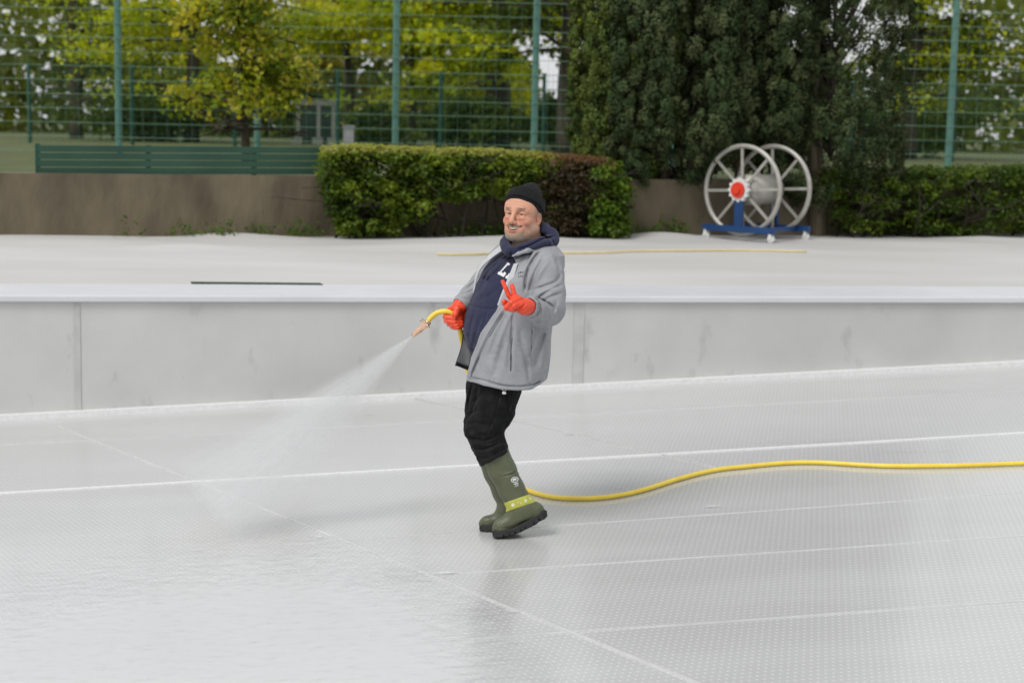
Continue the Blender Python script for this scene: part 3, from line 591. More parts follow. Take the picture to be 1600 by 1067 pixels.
# ================================================================== THE MAN
# sculpted as distance fields in a grid whose unit is one photo pixel at his distance (336 to the metre):
# x to the right, y down, z away from the camera; every field becomes one continuous mesh
D0 = depth_of(floor_pt(786, 838.5)) + 26 / 336.0
PXM = F_PX / D0
def to_world(P):
    P = np.asarray(P, np.float64); d = D0 + P[:, 2] / PXM
    o = np.array(CAM[:]) + np.outer(d, np.array(Ff[:])) + np.outer((P[:, 0] - 800) / F_PX * d, np.array(Rr[:])) - np.outer((P[:, 1] - 533.5) / F_PX * d, np.array(Uu[:]))
    return o
def wpt(x, y, z): return Vector(to_world(np.array([[x, y, z]], float))[0])

class Grid:
    def __init__(s, xs, ys, zs):
        s.xs, s.ys, s.zs = [np.asarray(a, np.float32) for a in (xs, ys, zs)]
        s.F = np.full((len(xs), len(ys), len(zs)), 60.0, np.float32)
    def region(s, lo, hi):
        r = []
        for a, l, h in zip((s.xs, s.ys, s.zs), lo, hi):
            i0 = max(0, np.searchsorted(a, l) - 1); i1 = min(len(a), np.searchsorted(a, h) + 1); r.append(slice(i0, i1))
        return tuple(r), s.xs[r[0]][:, None, None], s.ys[r[1]][None, :, None], s.zs[r[2]][None, None, :]
    def op(s, fn, lo, hi, k=0.0, mode='add'):
        r, X, Y, Z = s.region(lo, hi)
        if 0 in s.F[r].shape: return s
        d = fn(X, Y, Z); a = s.F[r]
        if mode == 'sub': d = -d
        if mode == 'add':
            if k > 0: h = np.maximum(k - np.abs(a - d), 0) / k; s.F[r] = np.minimum(a, d) - h * h * k * .25
            else: s.F[r] = np.minimum(a, d)
        elif mode in ('sub', 'and'):
            if k > 0: h = np.maximum(k - np.abs(a - d), 0) / k; s.F[r] = np.maximum(a, d) + h * h * k * .25
            else: s.F[r] = np.maximum(a, d)
        elif mode == 'disp': s.F[r] = a + d
        return s
    def seg(s, a, b, ra, rb, k=0.0, mode='add'):
        a, b = np.array(a, float), np.array(b, float); m = max(ra, rb) + k + 4
        return s.op(lambda X, Y, Z: f_seg(X, Y, Z, a, b, ra, rb), np.minimum(a, b) - m, np.maximum(a, b) + m, k, mode)
    def chain(s, pts, rs, k=4.0, mode='add', sub=0):
        if sub:
            q = [np.array(p[:]) for p in catmull(pts, sub)]; rs = np.interp(np.linspace(0, len(pts) - 1, len(q)), np.arange(len(pts)), rs); pts = q
        for i in range(len(pts) - 1): s.seg(pts[i], pts[i + 1], rs[i], rs[i + 1], k, mode)
        return s
    def ell(s, c, r, k=0.0, mode='add', T=None):
        c = np.array(c, float); m = max(r) + k + 4
        if T is not None: cw = T.inv(c)
        else: cw = c
        return s.op(lambda X, Y, Z: f_ell(*(T(X, Y, Z) if T is not None else (X, Y, Z)), c, r), cw - m, cw + m, k, mode)
    def net(s):
        F = s.F; S = F < 0; nx, ny, nz = F.shape
        cnt = np.zeros((nx - 1, ny - 1, nz - 1), np.int8)
        for i in (0, 1):
            for j in (0, 1):
                for k in (0, 1): cnt += S[i:nx - 1 + i, j:ny - 1 + j, k:nz - 1 + k]
        act = (cnt > 0) & (cnt < 8); I, J, K = np.nonzero(act); n = len(I)
        idx = np.full(act.shape, -1, np.int64); idx[I, J, K] = np.arange(n)
        acc = np.zeros((n, 3)); w = np.zeros(n); cs = [(i, j, k) for i in (0, 1) for j in (0, 1) for k in (0, 1)]
        ax = (s.xs, s.ys, s.zs)
        for a in cs:
            for b in cs:
                if sum(b) - sum(a) == 1 and all(q <= p_ for q, p_ in zip(a, b)):
                    fa = F[I + a[0], J + a[1], K + a[2]]; fb = F[I + b[0], J + b[1], K + b[2]]; c = (fa < 0) != (fb < 0)
                    t = np.where(c, fa / np.where(c, fa - fb, 1), 0)
                    pa = np.stack([s.xs[I + a[0]], s.ys[J + a[1]], s.zs[K + a[2]]], 1); pb = np.stack([s.xs[I + b[0]], s.ys[J + b[1]], s.zs[K + b[2]]], 1)
                    acc += np.where(c[:, None], pa + (pb - pa) * t[:, None], 0); w += c
        V = acc / w[:, None]; Q = []
        i, j, k = np.nonzero(S[:-1, 1:-1, 1:-1] != S[1:, 1:-1, 1:-1]); j += 1; k += 1; fl = S[i, j, k]
        q = np.stack([idx[i, j - 1, k - 1], idx[i, j, k - 1], idx[i, j, k], idx[i, j - 1, k]], 1); Q.append(np.where(fl[:, None], q, q[:, ::-1]))
        i, j, k = np.nonzero(S[1:-1, :-1, 1:-1] != S[1:-1, 1:, 1:-1]); i += 1; k += 1; fl = S[i, j, k]
        q = np.stack([idx[i - 1, j, k - 1], idx[i - 1, j, k], idx[i, j, k], idx[i, j, k - 1]], 1); Q.append(np.where(fl[:, None], q, q[:, ::-1]))
        i, j, k = np.nonzero(S[1:-1, 1:-1, :-1] != S[1:-1, 1:-1, 1:]); i += 1; j += 1; fl = S[i, j, k]
        q = np.stack([idx[i - 1, j - 1, k], idx[i, j - 1, k], idx[i, j, k], idx[i - 1, j, k]], 1); Q.append(np.where(fl[:, None], q, q[:, ::-1]))
        return V, np.concatenate(Q)
    def sample(s, P):
        """field value between the grid points"""
        ii, tt = [], []
        for t, a in enumerate((s.xs, s.ys, s.zs)):
            i = np.clip(np.searchsorted(a, P[:, t]) - 1, 0, len(a) - 2); ii.append(i); tt.append(np.clip((P[:, t] - a[i]) / (a[i + 1] - a[i]), 0, 1))
        r = 0
        for a in (0, 1):
            for b in (0, 1):
                for c in (0, 1): r = r + s.F[ii[0] + a, ii[1] + b, ii[2] + c] * (tt[0] if a else 1 - tt[0]) * (tt[1] if b else 1 - tt[1]) * (tt[2] if c else 1 - tt[2])
        return r
    def front(s, x, y):
        """z of the surface first met from the camera at picture point x, y"""
        i = int(np.clip(np.searchsorted(s.xs, x), 0, len(s.xs) - 1)); j = int(np.clip(np.searchsorted(s.ys, y), 0, len(s.ys) - 1))
        c = np.nonzero(s.F[i, j] < 0)[0]; return float(s.zs[c[0]]) if len(c) else None
    def build(s, name, mat, parent, colfn=None, smooth=2, attrs=None):
        V, Q = s.net()
        if smooth:                                          # light relaxation
            for _ in range(smooth):
                ac = np.zeros_like(V); ct = np.zeros(len(V))
                for a, b in ((0, 1), (1, 2), (2, 3), (3, 0)):
                    for p_, q_ in ((a, b), (b, a)):
                        for t in range(3): ac[:, t] += np.bincount(Q[:, p_], V[Q[:, q_], t], len(V))
                        ct += np.bincount(Q[:, p_], minlength=len(V))
                V = V * .5 + ac / np.maximum(ct, 1)[:, None] * .5
        return mesh_obj(name, to_world(V), Q[:, ::-1], mat, parent, True, colors=colfn(V) if colfn else None, attrs=attrs(V) if attrs else None)
def f_seg(X, Y, Z, a, b, ra, rb):
    d = b - a; L2 = max(float(d @ d), 1e-9)
    t = np.clip(((X - a[0]) * d[0] + (Y - a[1]) * d[1] + (Z - a[2]) * d[2]) / L2, 0, 1)
    return np.sqrt((X - a[0] - t * d[0]) ** 2 + (Y - a[1] - t * d[1]) ** 2 + (Z - a[2] - t * d[2]) ** 2) - (ra + (rb - ra) * t)
def f_ell(X, Y, Z, c, r):
    x, y, z = (X - c[0]), (Y - c[1]), (Z - c[2])
    k0 = np.sqrt((x / r[0]) ** 2 + (y / r[1]) ** 2 + (z / r[2]) ** 2); k1 = np.sqrt((x / r[0] ** 2) ** 2 + (y / r[1] ** 2) ** 2 + (z / r[2] ** 2) ** 2)
    return k0 * (k0 - 1) / np.maximum(k1, 1e-6)
def f_poly(X, Y, poly):
    P = np.array(poly, float); n = len(P); d = np.full(np.broadcast(X, Y).shape, 1e9); sg = np.ones(d.shape)
    for i in range(n):
        a, b = P[i], P[i - 1]; e = b - a; wx, wy = X - a[0], Y - a[1]; t = np.clip((wx * e[0] + wy * e[1]) / (e @ e), 0, 1)
        d = np.minimum(d, (wx - e[0] * t) ** 2 + (wy - e[1] * t) ** 2)
        c1 = Y >= a[1]; c2 = Y < b[1]; c3 = e[0] * wy > e[1] * wx
        sg = np.where((c1 & c2 & c3) | (~c1 & ~c2 & ~c3), -sg, sg)
    return sg * np.sqrt(d)
def d_line(X, Y, pts):
    """distance in the picture plane to a polyline"""
    d = None
    for (x0, y0), (x1, y1) in zip(pts[:-1], pts[1:]):
        ex, ey = x1 - x0, y1 - y0; t = np.clip(((X - x0) * ex + (Y - y0) * ey) / (ex * ex + ey * ey + 1e-9), 0, 1)
        q = (X - x0 - t * ex) ** 2 + (Y - y0 - t * ey) ** 2; d = q if d is None else np.minimum(d, q)
    return np.sqrt(d)
FK = 1.0
def folds(G, strokes, zmax=None):
    """strokes: (points, depth, width): positive depth sinks a crease, negative raises a ridge"""
    for pts, dep, wd in strokes:
        P = np.array(pts, float); m = wd * 3
        sm = [tuple(p[:2]) for p in catmull([(x, y, 0) for x, y in pts], 6)] if len(pts) > 2 else pts
        def fn(X, Y, Z, sm=sm, dep=dep, wd=wd):
            v = dep * FK * np.exp(-(d_line(X, Y, sm) / wd) ** 2)
            n = len(sm); a, b = np.array(sm[0]), np.array(sm[-1])
            e = np.minimum(1, .25 + np.minimum(np.hypot(X - a[0], Y - a[1]), np.hypot(X - b[0], Y - b[1])) / 9.0); v = v * e
            if zmax is not None: v = v * np.clip((zmax - Z) / 8 + .5, 0, 1)
            return v
        lo = (P[:, 0].min() - m, P[:, 1].min() - m, -400); hi = (P[:, 0].max() + m, P[:, 1].max() + m, 400)
        G.op(fn, lo, hi, mode='disp')
def vnoise(X, Y, Z, sc, seed):
    rg = np.random.default_rng(seed); T = rg.random((32, 32, 32)).astype(np.float32) * 2 - 1
    x, y, z = X / sc[0] + 100, Y / sc[1] + 100, Z / sc[2] + 100
    i, j, k = np.floor(x).astype(int), np.floor(y).astype(int), np.floor(z).astype(int)
    u, v, w = x - i, y - j, z - k; u, v, w = [t * t * (3 - 2 * t) for t in (u, v, w)]; r = 0
    for a in (0, 1):
        for b in (0, 1):
            for c in (0, 1): r = r + T[(i + a) % 32, (j + b) % 32, (k + c) % 32] * (u if a else 1 - u) * (v if b else 1 - v) * (w if c else 1 - w)
    return r
def vn_pts(P, sc, seed): return vnoise(P[:, 0], P[:, 1], P[:, 2], (sc, sc, sc), seed)

PH = math.radians(48)                                       # how far his chest is turned from the camera
FWD = np.array([-math.sin(PH), -math.cos(PH)]); LFT = np.array([math.cos(PH), -math.sin(PH)])
def loft(rows, zc=0.0, sq=2.3):
    R_ = np.array(rows, float)
    def fn(X, Y, Z):
        cx = np.interp(Y, R_[:, 0], R_[:, 1]); a = np.interp(Y, R_[:, 0], R_[:, 2]); b = np.interp(Y, R_[:, 0], R_[:, 3])
        dx, dz = X - cx, Z - zc; l = dx * LFT[0] + dz * LFT[1]; f = dx * FWD[0] + dz * FWD[1]
        q = (np.abs(l / a) ** sq + np.abs(f / b) ** sq) ** (1 / sq)
        return np.maximum((q - 1) * np.minimum(a, b) * .93, np.maximum(R_[0, 0] - Y, Y - R_[-1, 0]))
    return fn

class HeadT:
    """picture grid -> head frame (hx his left, hy down, hz back)"""
    def __init__(s, o, yaw, roll, pitch, sc):
        Ry = np.array([[math.cos(yaw), 0, math.sin(yaw)], [0, 1, 0], [-math.sin(yaw), 0, math.cos(yaw)]])
        Rz = np.array([[math.cos(roll), -math.sin(roll), 0], [math.sin(roll), math.cos(roll), 0], [0, 0, 1]])
        Rx = np.array([[1, 0, 0], [0, math.cos(pitch), -math.sin(pitch)], [0, math.sin(pitch), math.cos(pitch)]])
        s.R = Rz @ Ry @ Rx; s.o = np.array(o, float); s.sc = sc
    def __call__(s, X, Y, Z):
        x, y, z = (X - s.o[0]) / s.sc, (Y - s.o[1]) / s.sc, (Z - s.o[2]) / s.sc; R = s.R
        return R[0, 0] * x + R[1, 0] * y + R[2, 0] * z, R[0, 1] * x + R[1, 1] * y + R[2, 1] * z, R[0, 2] * x + R[1, 2] * y + R[2, 2] * z
    def inv(s, p): return s.R @ np.array(p, float) * s.sc + s.o
    def pts(s, V): return (V - s.o) @ s.R / s.sc
HT = HeadT((817.5, 336, 0), math.radians(27), math.radians(4), math.radians(0), 1.06)
def axis(*segs):
    out = []
    for a, b, h in segs: out += list(np.arange(a, b, h))
    return np.array(out)

# ---- materials of the figure
def skin_material():
    m, n, l, p = new_mat('skin'); a = n.new('ShaderNodeAttribute'); a.attribute_name = 'Col'; l.new(a.outputs['Color'], p.inputs['Base Color'])
    p.inputs['Roughness'].default_value = .58; p.inputs['Subsurface Weight'].default_value = .18; p.inputs['Subsurface Radius'].default_value = (.012, .005, .003); p.inputs['Subsurface Scale'].default_value = .6
    tc = n.new('ShaderNodeTexCoord'); nz = n.new('ShaderNodeTexNoise'); nz.inputs['Scale'].default_value = 260; l.new(tc.outputs['Object'], nz.inputs['Vector'])
    b = n.new('ShaderNodeBump'); b.inputs['Strength'].default_value = .5; b.inputs['Distance'].default_value = .003; l.new(nz.outputs['Fac'], b.inputs['Height']); l.new(b.outputs[0], p.inputs['Normal']); return m
def cloth_material(name, rough=.8, wscale=900, wbump=.35, sheen=.2, wr=0.0, spec=.25):
    m, n, l, p = new_mat(name); a = n.new('ShaderNodeAttribute'); a.attribute_name = 'Col'
    tc = n.new('ShaderNodeTexCoord'); nz = n.new('ShaderNodeTexNoise'); nz.inputs['Scale'].default_value = wscale; nz.inputs['Detail'].default_value = 2; l.new(tc.outputs['Object'], nz.inputs['Vector'])
    n2 = n.new('ShaderNodeTexNoise'); n2.inputs['Scale'].default_value = 38; n2.inputs['Detail'].default_value = 5; n2.inputs['Distortion'].default_value = .6; l.new(tc.outputs['Object'], n2.inputs['Vector'])
    mr = n.new('ShaderNodeMapRange'); mr.inputs['To Min'].default_value = .92; mr.inputs['To Max'].default_value = 1.08; l.new(n2.outputs['Fac'], mr.inputs['Value'])
    mm = n.new('ShaderNodeMixRGB'); mm.blend_type = 'MULTIPLY'; mm.inputs[0].default_value = 1; l.new(a.outputs['Color'], mm.inputs[1]); l.new(mr.outputs[0], mm.inputs[2]); l.new(mm.outputs[0], p.inputs['Base Color'])
    p.inputs['Roughness'].default_value = rough; p.inputs['Sheen Weight'].default_value = sheen; p.inputs['Specular IOR Level'].default_value = spec
    b = n.new('ShaderNodeBump'); b.inputs['Strength'].default_value = wbump; b.inputs['Distance'].default_value = .0012; l.new(nz.outputs['Fac'], b.inputs['Height'])
    b2 = n.new('ShaderNodeBump'); b2.inputs['Strength'].default_value = wr; b2.inputs['Distance'].default_value = .006; l.new(n2.outputs['Fac'], b2.inputs['Height']); l.new(b.outputs[0], b2.inputs['Normal']); l.new(b2.outputs[0], p.inputs['Normal']); return m
def knit_material():
    m, n, l, p = new_mat('black_rib_knit'); a = n.new('ShaderNodeAttribute'); a.attribute_name = 'rib'
    k = n.new('ShaderNodeMath'); k.operation = 'SINE'; l.new(a.outputs['Fac'], k.inputs[0])
    r = ramp(n, [(0.0, (.006, .0065, .007)), (1.0, (.016, .0165, .017))]); mr = n.new('ShaderNodeMapRange'); mr.inputs['From Min'].default_value = -1; l.new(k.outputs[0], mr.inputs['Value']); l.new(mr.outputs[0], r.inputs[0]); l.new(r.outputs[0], p.inputs['Base Color'])
    p.inputs['Roughness'].default_value = .95; p.inputs['Sheen Weight'].default_value = .02; p.inputs['Specular IOR Level'].default_value = .2
    b = n.new('ShaderNodeBump'); b.inputs['Strength'].default_value = .5; b.inputs['Distance'].default_value = .0025; l.new(k.outputs[0], b.inputs['Height']); l.new(b.outputs[0], p.inputs['Normal']); return m
M['skin'] = skin_material(); M['jacket'] = cloth_material('grey_shell_fabric', .62, 900, .06, 0, .07, .35); M['fleece'] = cloth_material('navy_sweat_fabric', .9, 700, .5, .10, .25)
M['denim'] = cloth_material('black_denim', .9, 800, .4, .02, .3, .12); M['knit'] = knit_material(); M['glove'] = cloth_material('orange_rubber_glove', .32, 300, .25, 0, .35, .6); M['boot'] = cloth_material('olive_rubber', .45, 300, .12, 0, .12, .5)
M['sole'] = noise_mat('black_rubber_sole', (.008, .008, .008), (.018, .018, .017), 20, .6); M['print'] = noise_mat('white_print', (.62, .62, .62), (.72, .72, .72), 30, .6); M['zip'] = noise_mat('dark_zip', (.05, .05, .055), (.10, .10, .105), 60, .5, .3)
M['toggle'] = noise_mat('white_plastic_toggle', (.66, .67, .68), (.74, .74, .74), 20, .35); M['dark'] = noise_mat('black_edging', (.02, .021, .024), (.035, .036, .04), 40, .7)

FEET = wpt(795, 830, -8)
man = empty('person', (FEET.x, FEET.y, floor_z(FEET.x, FEET.y)))
tag(man, 'man in black beanie and grey jacket leaning back, spraying water and making a peace sign', 'person')

# ---- body: head, neck and the figure under the clothes, one surface
GB = Grid(axis((690, 776, 4), (776, 862, .72), (862, 905, 4)), axis((286, 300, 2), (300, 394, .72), (394, 850, 4.5)), axis((-170, -46, 5), (-46, 44, .8), (44, 110, 5)))
G = GB
G.op(loft([(398, 824, 40, 24), (420, 812, 56, 30), (470, 796, 58, 40), (540, 788, 54, 40), (575, 786, 44, 30)]), (690, 395, -110), (890, 612, 110), 10)
for pts, rs in (([(776, 600, -20), (756, 672, -28), (778, 716, -28), (812, 786, -28), (790, 822, -28)], [19, 15, 13, 12, 10]), ([(770, 604, 18), (750, 668, 22), (768, 716, 19), (798, 790, 19), (770, 820, 19)], [19, 15, 13, 12, 10]),
                ([(852, 412, -46), (856, 480, -62), (826, 478, -128)], [17, 14, 11]), ([(790, 404, 44), (756, 452, 58), (724, 476, 26)], [17, 14, 10])): G.chain([np.array(p, float) for p in pts], rs, 8)
G.seg((822, 352, 8), (825, 404, 6), 21.5, 25, 6)
def hell(c, r, k=0, mode='add'): G.ell(c, r, k, mode, HT)
def hseg(a, b, ra, rb, k=0, mode='add'):
    G.seg(HT.inv(a), HT.inv(b), ra * HT.sc, rb * HT.sc, k, mode)
hell((0, -10, 4), (25.5, 33, 32)); hell((0, -9, -12), (23, 22, 18), 8)            # skull, forehead
hell((0, 18, -7), (23, 22.5, 21), 9)                                               # jaw mass
hseg((-18.5, 20, 1), (-9, 31.5, -18), 7, 6.5, 8); hseg((18.5, 20, 1), (9, 31.5, -18), 7, 6.5, 8); hell((0, 32, -22), (9, 6.6, 7.5), 7)   # jaw line, chin
for sx in (-1, 1):
    hell((sx * 14.0, 10, -19.5), (7.4, 6.6, 7.2), 6)                               # cheeks raised by the smile
    hseg((sx * 4.5, -7.6, -29.3), (sx * 16, -6.6, -22.5), 3.4, 2.6, 4)             # brow ridge
    hell((sx * 10.5, -.3, -30), (6.8, 4.0, 5.2), 3.5, 'sub')                       # eye socket
    hell((sx * 10.4, -.2, -23.2), (6.2, 5.4, 5.6), 2)                              # lids over the eyeball
    hell((sx * 10.6, 5.2, -25.5), (6.5, 2.4, 3.6), 2.5)                            # pouch under the eye
hseg((0, -5, -29), (0, 8, -36), 2.6, 3.6, 4); hell((0, 11.2, -36.4), (4.5, 4.0, 4.6), 3.0)    # nose
for sx in (-1, 1): hell((sx * 4.6, 12.6, -33.2), (2.7, 2.6, 3.6), 2); hell((sx * 2.3, 15.2, -35.0), (1.1, .9, 1.6), .6, 'sub')
hell((0, 22.5, -24.5), (14.5, 9, 8), 6)                                                  # muzzle
def smile(t, dy=0): return np.array([t * 12.4, 21.6 - 5.0 * abs(t) ** 1.8 + dy, -33.8 + 9.6 * t * t])
ts = np.linspace(-1, 1, 9)
for a, b in zip(ts[:-1], ts[1:]):
    hseg(smile(a, -3.1) + (0, 0, .8), smile(b, -3.1) + (0, 0, .8), 1.35, 1.35, 1.2)
    hseg(smile(a * .86, 3.4) + (0, 0, 1.2), smile(b * .86, 3.4) + (0, 0, 1.2), 1.7, 1.7, 1.5)
for a, b in zip(ts[:-1], ts[1:]):
    w0, w1 = [max(.5, 2.6 * (1 - abs(t) ** 2.4)) for t in (a, b)]
    hseg(smile(a) + (0, 0, -.4), smile(b) + (0, 0, -.4), w0, w1, .5, 'sub'); hseg(smile(a) + (0, 0, 2.5), smile(b) + (0, 0, 2.5), w0, w1, .5, 'sub')
for sx in (-1, 1):
    for dz_ in (0, 2.2):
        hseg((sx * 5.2, .5, -27.6 + dz_), (sx * 10.2, -.5, -29.6 + dz_), .8, 1.15, .3, 'sub'); hseg((sx * 10.2, -.5, -29.6 + dz_), (sx * 14.2, .0, -27.3 + dz_), 1.15, .75, .3, 'sub')
def hcrease(pts, dep, wd):
    q = [np.array(p[:]) for p in catmull(pts, 4)]
    def fn(X, Y, Z):
        x, y, z = HT(X, Y, Z); d = None
        for a, b in zip(q[:-1], q[1:]): t = f_seg(x, y, z, a, b, 0, 0); d = t if d is None else np.minimum(d, t)
        return dep * np.exp(-(d / wd) ** 2)
    w_ = np.array([HT.inv(p) for p in q]); G.op(fn, w_.min(0) - 6, w_.max(0) + 6, mode='disp')
for y in (-13.5, -17.5): hcrease([(-12, y + .8, -26), (-4, y, -29.5), (4, y, -29.5), (12, y + .8, -26)], .55, 1.2)
for sx in (-1, 1):
    hcrease([(sx * 6.4, 10.5, -32), (sx * 11.4, 15.5, -28.5), (sx * 14.2, 21.5, -25), (sx * 14.5, 27, -22)], 1.5, 1.3)
    hcrease([(sx * 17.3, 14, -23), (sx * 19.0, 20, -18.5), (sx * 18.6, 26, -15)], 1.0, 1.3)
    hcrease([(sx * 15.8, .4, -25), (sx * 19.0, .2, -20.5), (sx * 22.0, -1.6, -15)], .8, .9); hcrease([(sx * 16.0, 1.8, -25), (sx * 19.4, 3.0, -20.5), (sx * 22.2, 3.4, -15)], .8, .9)
    hcrease([(sx * 5.0, 3.4, -28), (sx * 10, 5.6, -28), (sx * 15, 4.2, -25.5)], .7, .9); hcrease([(sx * 3.0, -7.5, -30.5), (sx * 3.6, -11, -30.5)], .6, 1.0)
for sx in (-1, 1):
    hell((sx * 25.2, 3.6, 3.2), (2.6, 9.2, 5.8), 1.2); hell((sx * 27.4, 2.4, 2.6), (1.6, 5.2, 3.2), 1.2, 'sub'); hell((sx * 25.2, 11.6, 1.0), (2.2, 3.0, 2.6), 1.0)
SKIN, SKINR = np.array([.60, .31, .205]), np.array([.55, .185, .125])
def skin_col(V):
    h = HT.pts(V); x, y, z = h.T; n1, n2, n3 = vn_pts(V, 3.2, 1), vn_pts(V, 1.3, 2), vn_pts(V, 8, 3)
    c = np.tile(SKIN, (len(V), 1)); g = lambda cx, cy, cz, r: np.exp(-(((np.abs(x) - cx) / r[0]) ** 2 + ((y - cy) / r[1]) ** 2 + ((z - cz) / r[2]) ** 2))
    red = np.clip(.75 * g(14, 10, -22, (8, 7, 14)) + .7 * g(0, 12, -37, (6, 5, 7)) + .35 * g(26, 4, 3, (5, 9, 9)) + .3 * (y > 30) * (z > -22) + .15 * n3, 0, 1)
    c = c * (1 - red[:, None]) + SKINR * red[:, None]; c *= (1 + .07 * n1)[:, None]
    def mixin(c, m, col): m = np.clip(m, 0, 1)[:, None]; return c * (1 - m) + np.array(col) * m
    ss = lambda a, b, v: np.clip((v - a) / (b - a), 0, 1) ** 2 * (3 - 2 * np.clip((v - a) / (b - a), 0, 1))
    # grey stubble: chin and jaw, up to the ear, moustache
    ax_ = np.abs(x); mouth = np.exp(-((x / 11) ** 4 + ((y - 22) / 4.2) ** 4))
    chinb = (.12 + .88 * np.clip(ss(29.5, 33, y) + ss(8, 11, ax_) * ss(16, 12, ax_), 0, 1)) * ss(24.5, 28.5, y + .25 * (ax_ > 9) * (ax_ - 9) + n2 * 1.2) * ss(-2, -10, z) 
    jaw = ss(14.5, 19, ax_) * ss(8, 17, y + n1 * 2) * ss(9, 3, z) * .30
    side = .35 * ss(9, 12.5, ax_) * ss(22, 27, y) * ss(-4, -14, z)
    mo = ss(14.6, 15.6, y) * ss(19.8, 18.0, y - 0.0 + (ax_ / 12) ** 2 * 2) * ss(13.5, 11, ax_) * (z < -20) * .65
    und = ss(31, 33, y) * ss(37, 35, y) * (z < 2) * (z > -22) * .5
    beard = np.clip(np.maximum.reduce([chinb, jaw, side, mo, und]) - mouth * .9 * (y > 19.5), 0, 1) * np.clip(.80 + .75 * n2 + .3 * n1, .15, 1)
    grey = np.array([.40, .36, .29]); dark = np.array([.13, .095, .065])
    bc = np.where((mo > .3)[:, None], dark * 1.9, np.where((jaw > .3)[:, None] & (z > -10)[:, None], dark * 1.7, grey)) * (1 + .35 * n2)[:, None]
    b = np.clip(beard, 0, 1)[:, None]; c = c * (1 - b) + bc * b
    c = mixin(c, .85 * np.exp(-((x / 10.5) ** 4 + ((y - 25.2 + 3.6 * (ax_ / 11) ** 1.8) / 1.9) ** 4)) * (z < -20), (.47, .16, .125))
    c = mixin(c, .9 * np.exp(-(((ax_ - 10.8) / 6.6) ** 4 + ((y + 8.4 + (ax_ - 11) ** 2 * .03 - .6) / 2.2) ** 4)) * (z < -15) * (.75 + .5 * n2), (.10, .055, .035))
    inm = np.exp(-((x / 11.5) ** 6 + ((y - 21.3 + 4.4 * (ax_ / 12) ** 1.8) / 2.0) ** 6)) * (z > -31.8 + 9.6 * (x / 12.5) ** 2) * (z < -18)
    c = mixin(c, inm * .95, (.10, .022, .018))
    lash = np.exp(-(((ax_ - 10.5) / 6.0) ** 4 + ((y + 1.3) / .8) ** 2)) * (z < -15); c = mixin(c, lash * .7, (.14, .06, .04))
    hairb = ss(21.5, 23.5, ax_) * ss(-14, -9, y) * ss(6, 1, y) * ss(-12, -6, z) * ss(7, 2, z); c = mixin(c, hairb * .5, (.20, .15, .11))
    return np.clip(c, 0, 1)
body = GB.build('body', M['skin'], man, skin_col, 1)
# eyes and teeth
def ball(name, T, c, r, mats, irisdir, parent, n=28):
    v, f = [], []; d = np.array(irisdir, float); d /= np.linalg.norm(d); a = np.cross(d, (0, 1, 0)); a /= np.linalg.norm(a); b = np.cross(d, a)
    for i in range(n + 1):
        th = math.pi * i / n
        for k in range(n): ph = 2 * math.pi * k / n; v.append(T.inv(np.array(c) + r * (d * math.cos(th) + (a * math.cos(ph) + b * math.sin(ph)) * math.sin(th))))
    for i in range(n):
        for k in range(n): f.append((i * n + k, i * n + (k + 1) % n, (i + 1) * n + (k + 1) % n, (i + 1) * n + k))
    mi = [2 if q[0] // n < 2 else 1 if q[0] // n < 5 else 0 for q in f]
    return mesh_obj(name, to_world(np.array(v)), f, mats, parent, True, midx=mi)
EM = [noise_mat('eye_white', (.46, .42, .38), (.52, .48, .44), 50, .2), noise_mat('grey_blue_iris', (.05, .075, .085), (.09, .125, .135), 200, .15), noise_mat('pupil', (.006, .006, .006), (.01, .01, .01), 50, .1)]
for sx in (-1, 1): ball('eye', HT, (sx * 10.4, -.2, -22.6), 5.5, EM, (.30 - sx * .02, .05, -1), man)
k = MB(); tv = []
for t in np.linspace(-.7, .7, 15):
    for dy in (-2.6, .7): tv.append(HT.inv(smile(t, dy) + (0, 0, 2.0)))
for t in np.linspace(-.7, .7, 15):
    for dy in (-2.6, .7): tv.append(HT.inv(smile(t, dy) + (0, 0, 3.6)))
tv = to_world(np.array(tv)); tf = [(2 * i, 2 * i + 2, 2 * i + 3, 2 * i + 1) for i in range(14)] + [(30 + 2 * i, 31 + 2 * i, 33 + 2 * i, 32 + 2 * i) for i in range(14)] + [(2 * i, 30 + 2 * i, 32 + 2 * i, 2 * i + 2) for i in range(14)] + [(2 * i + 1, 2 * i + 3, 33 + 2 * i, 31 + 2 * i) for i in range(14)]
mesh_obj('teeth', tv, tf, noise_mat('tooth_enamel', (.56, .51, .42), (.64, .58, .49), 90, .25), man)
# stubble: short grey hairs standing on the jaw
rg = np.random.default_rng(77); Vb, Qb = GB.net(); hb = HT.pts(Vb); ax_ = np.abs(hb[:, 0])
msk = (hb[:, 2] < 2) & (((hb[:, 1] > 30.5) & (hb[:, 1] < 40) & (hb[:, 2] < -12)) | ((ax_ > 10) & (ax_ < 16) & (hb[:, 1] > 24) & (hb[:, 1] < 36) & (hb[:, 2] < -14)) | ((hb[:, 1] > 14.8) & (hb[:, 1] < 17.8) & (ax_ < 12) & (hb[:, 2] < -24)) | ((ax_ > 18) & (hb[:, 1] > 17) & (hb[:, 1] < 32) & (rg.random(len(ax_)) < .22)))
P_ = Vb[msk]; P_ = P_[rg.integers(len(P_), size=2600)] + rg.normal(0, .35, (2600, 3)); hh = HT.pts(P_)
out = unit(hh * np.array([1, .6, 1]) + np.array([0, 0, 6])); out[:, 1] += .8; out += rg.normal(0, .35, out.shape); Dw = unit(out) @ HT.R.T; Lh = rg.uniform(.7, 1.5, len(P_))
Cw = to_world(P_ + Dw * Lh[:, None] * .3); Dd = to_world(P_ + Dw) - to_world(P_)
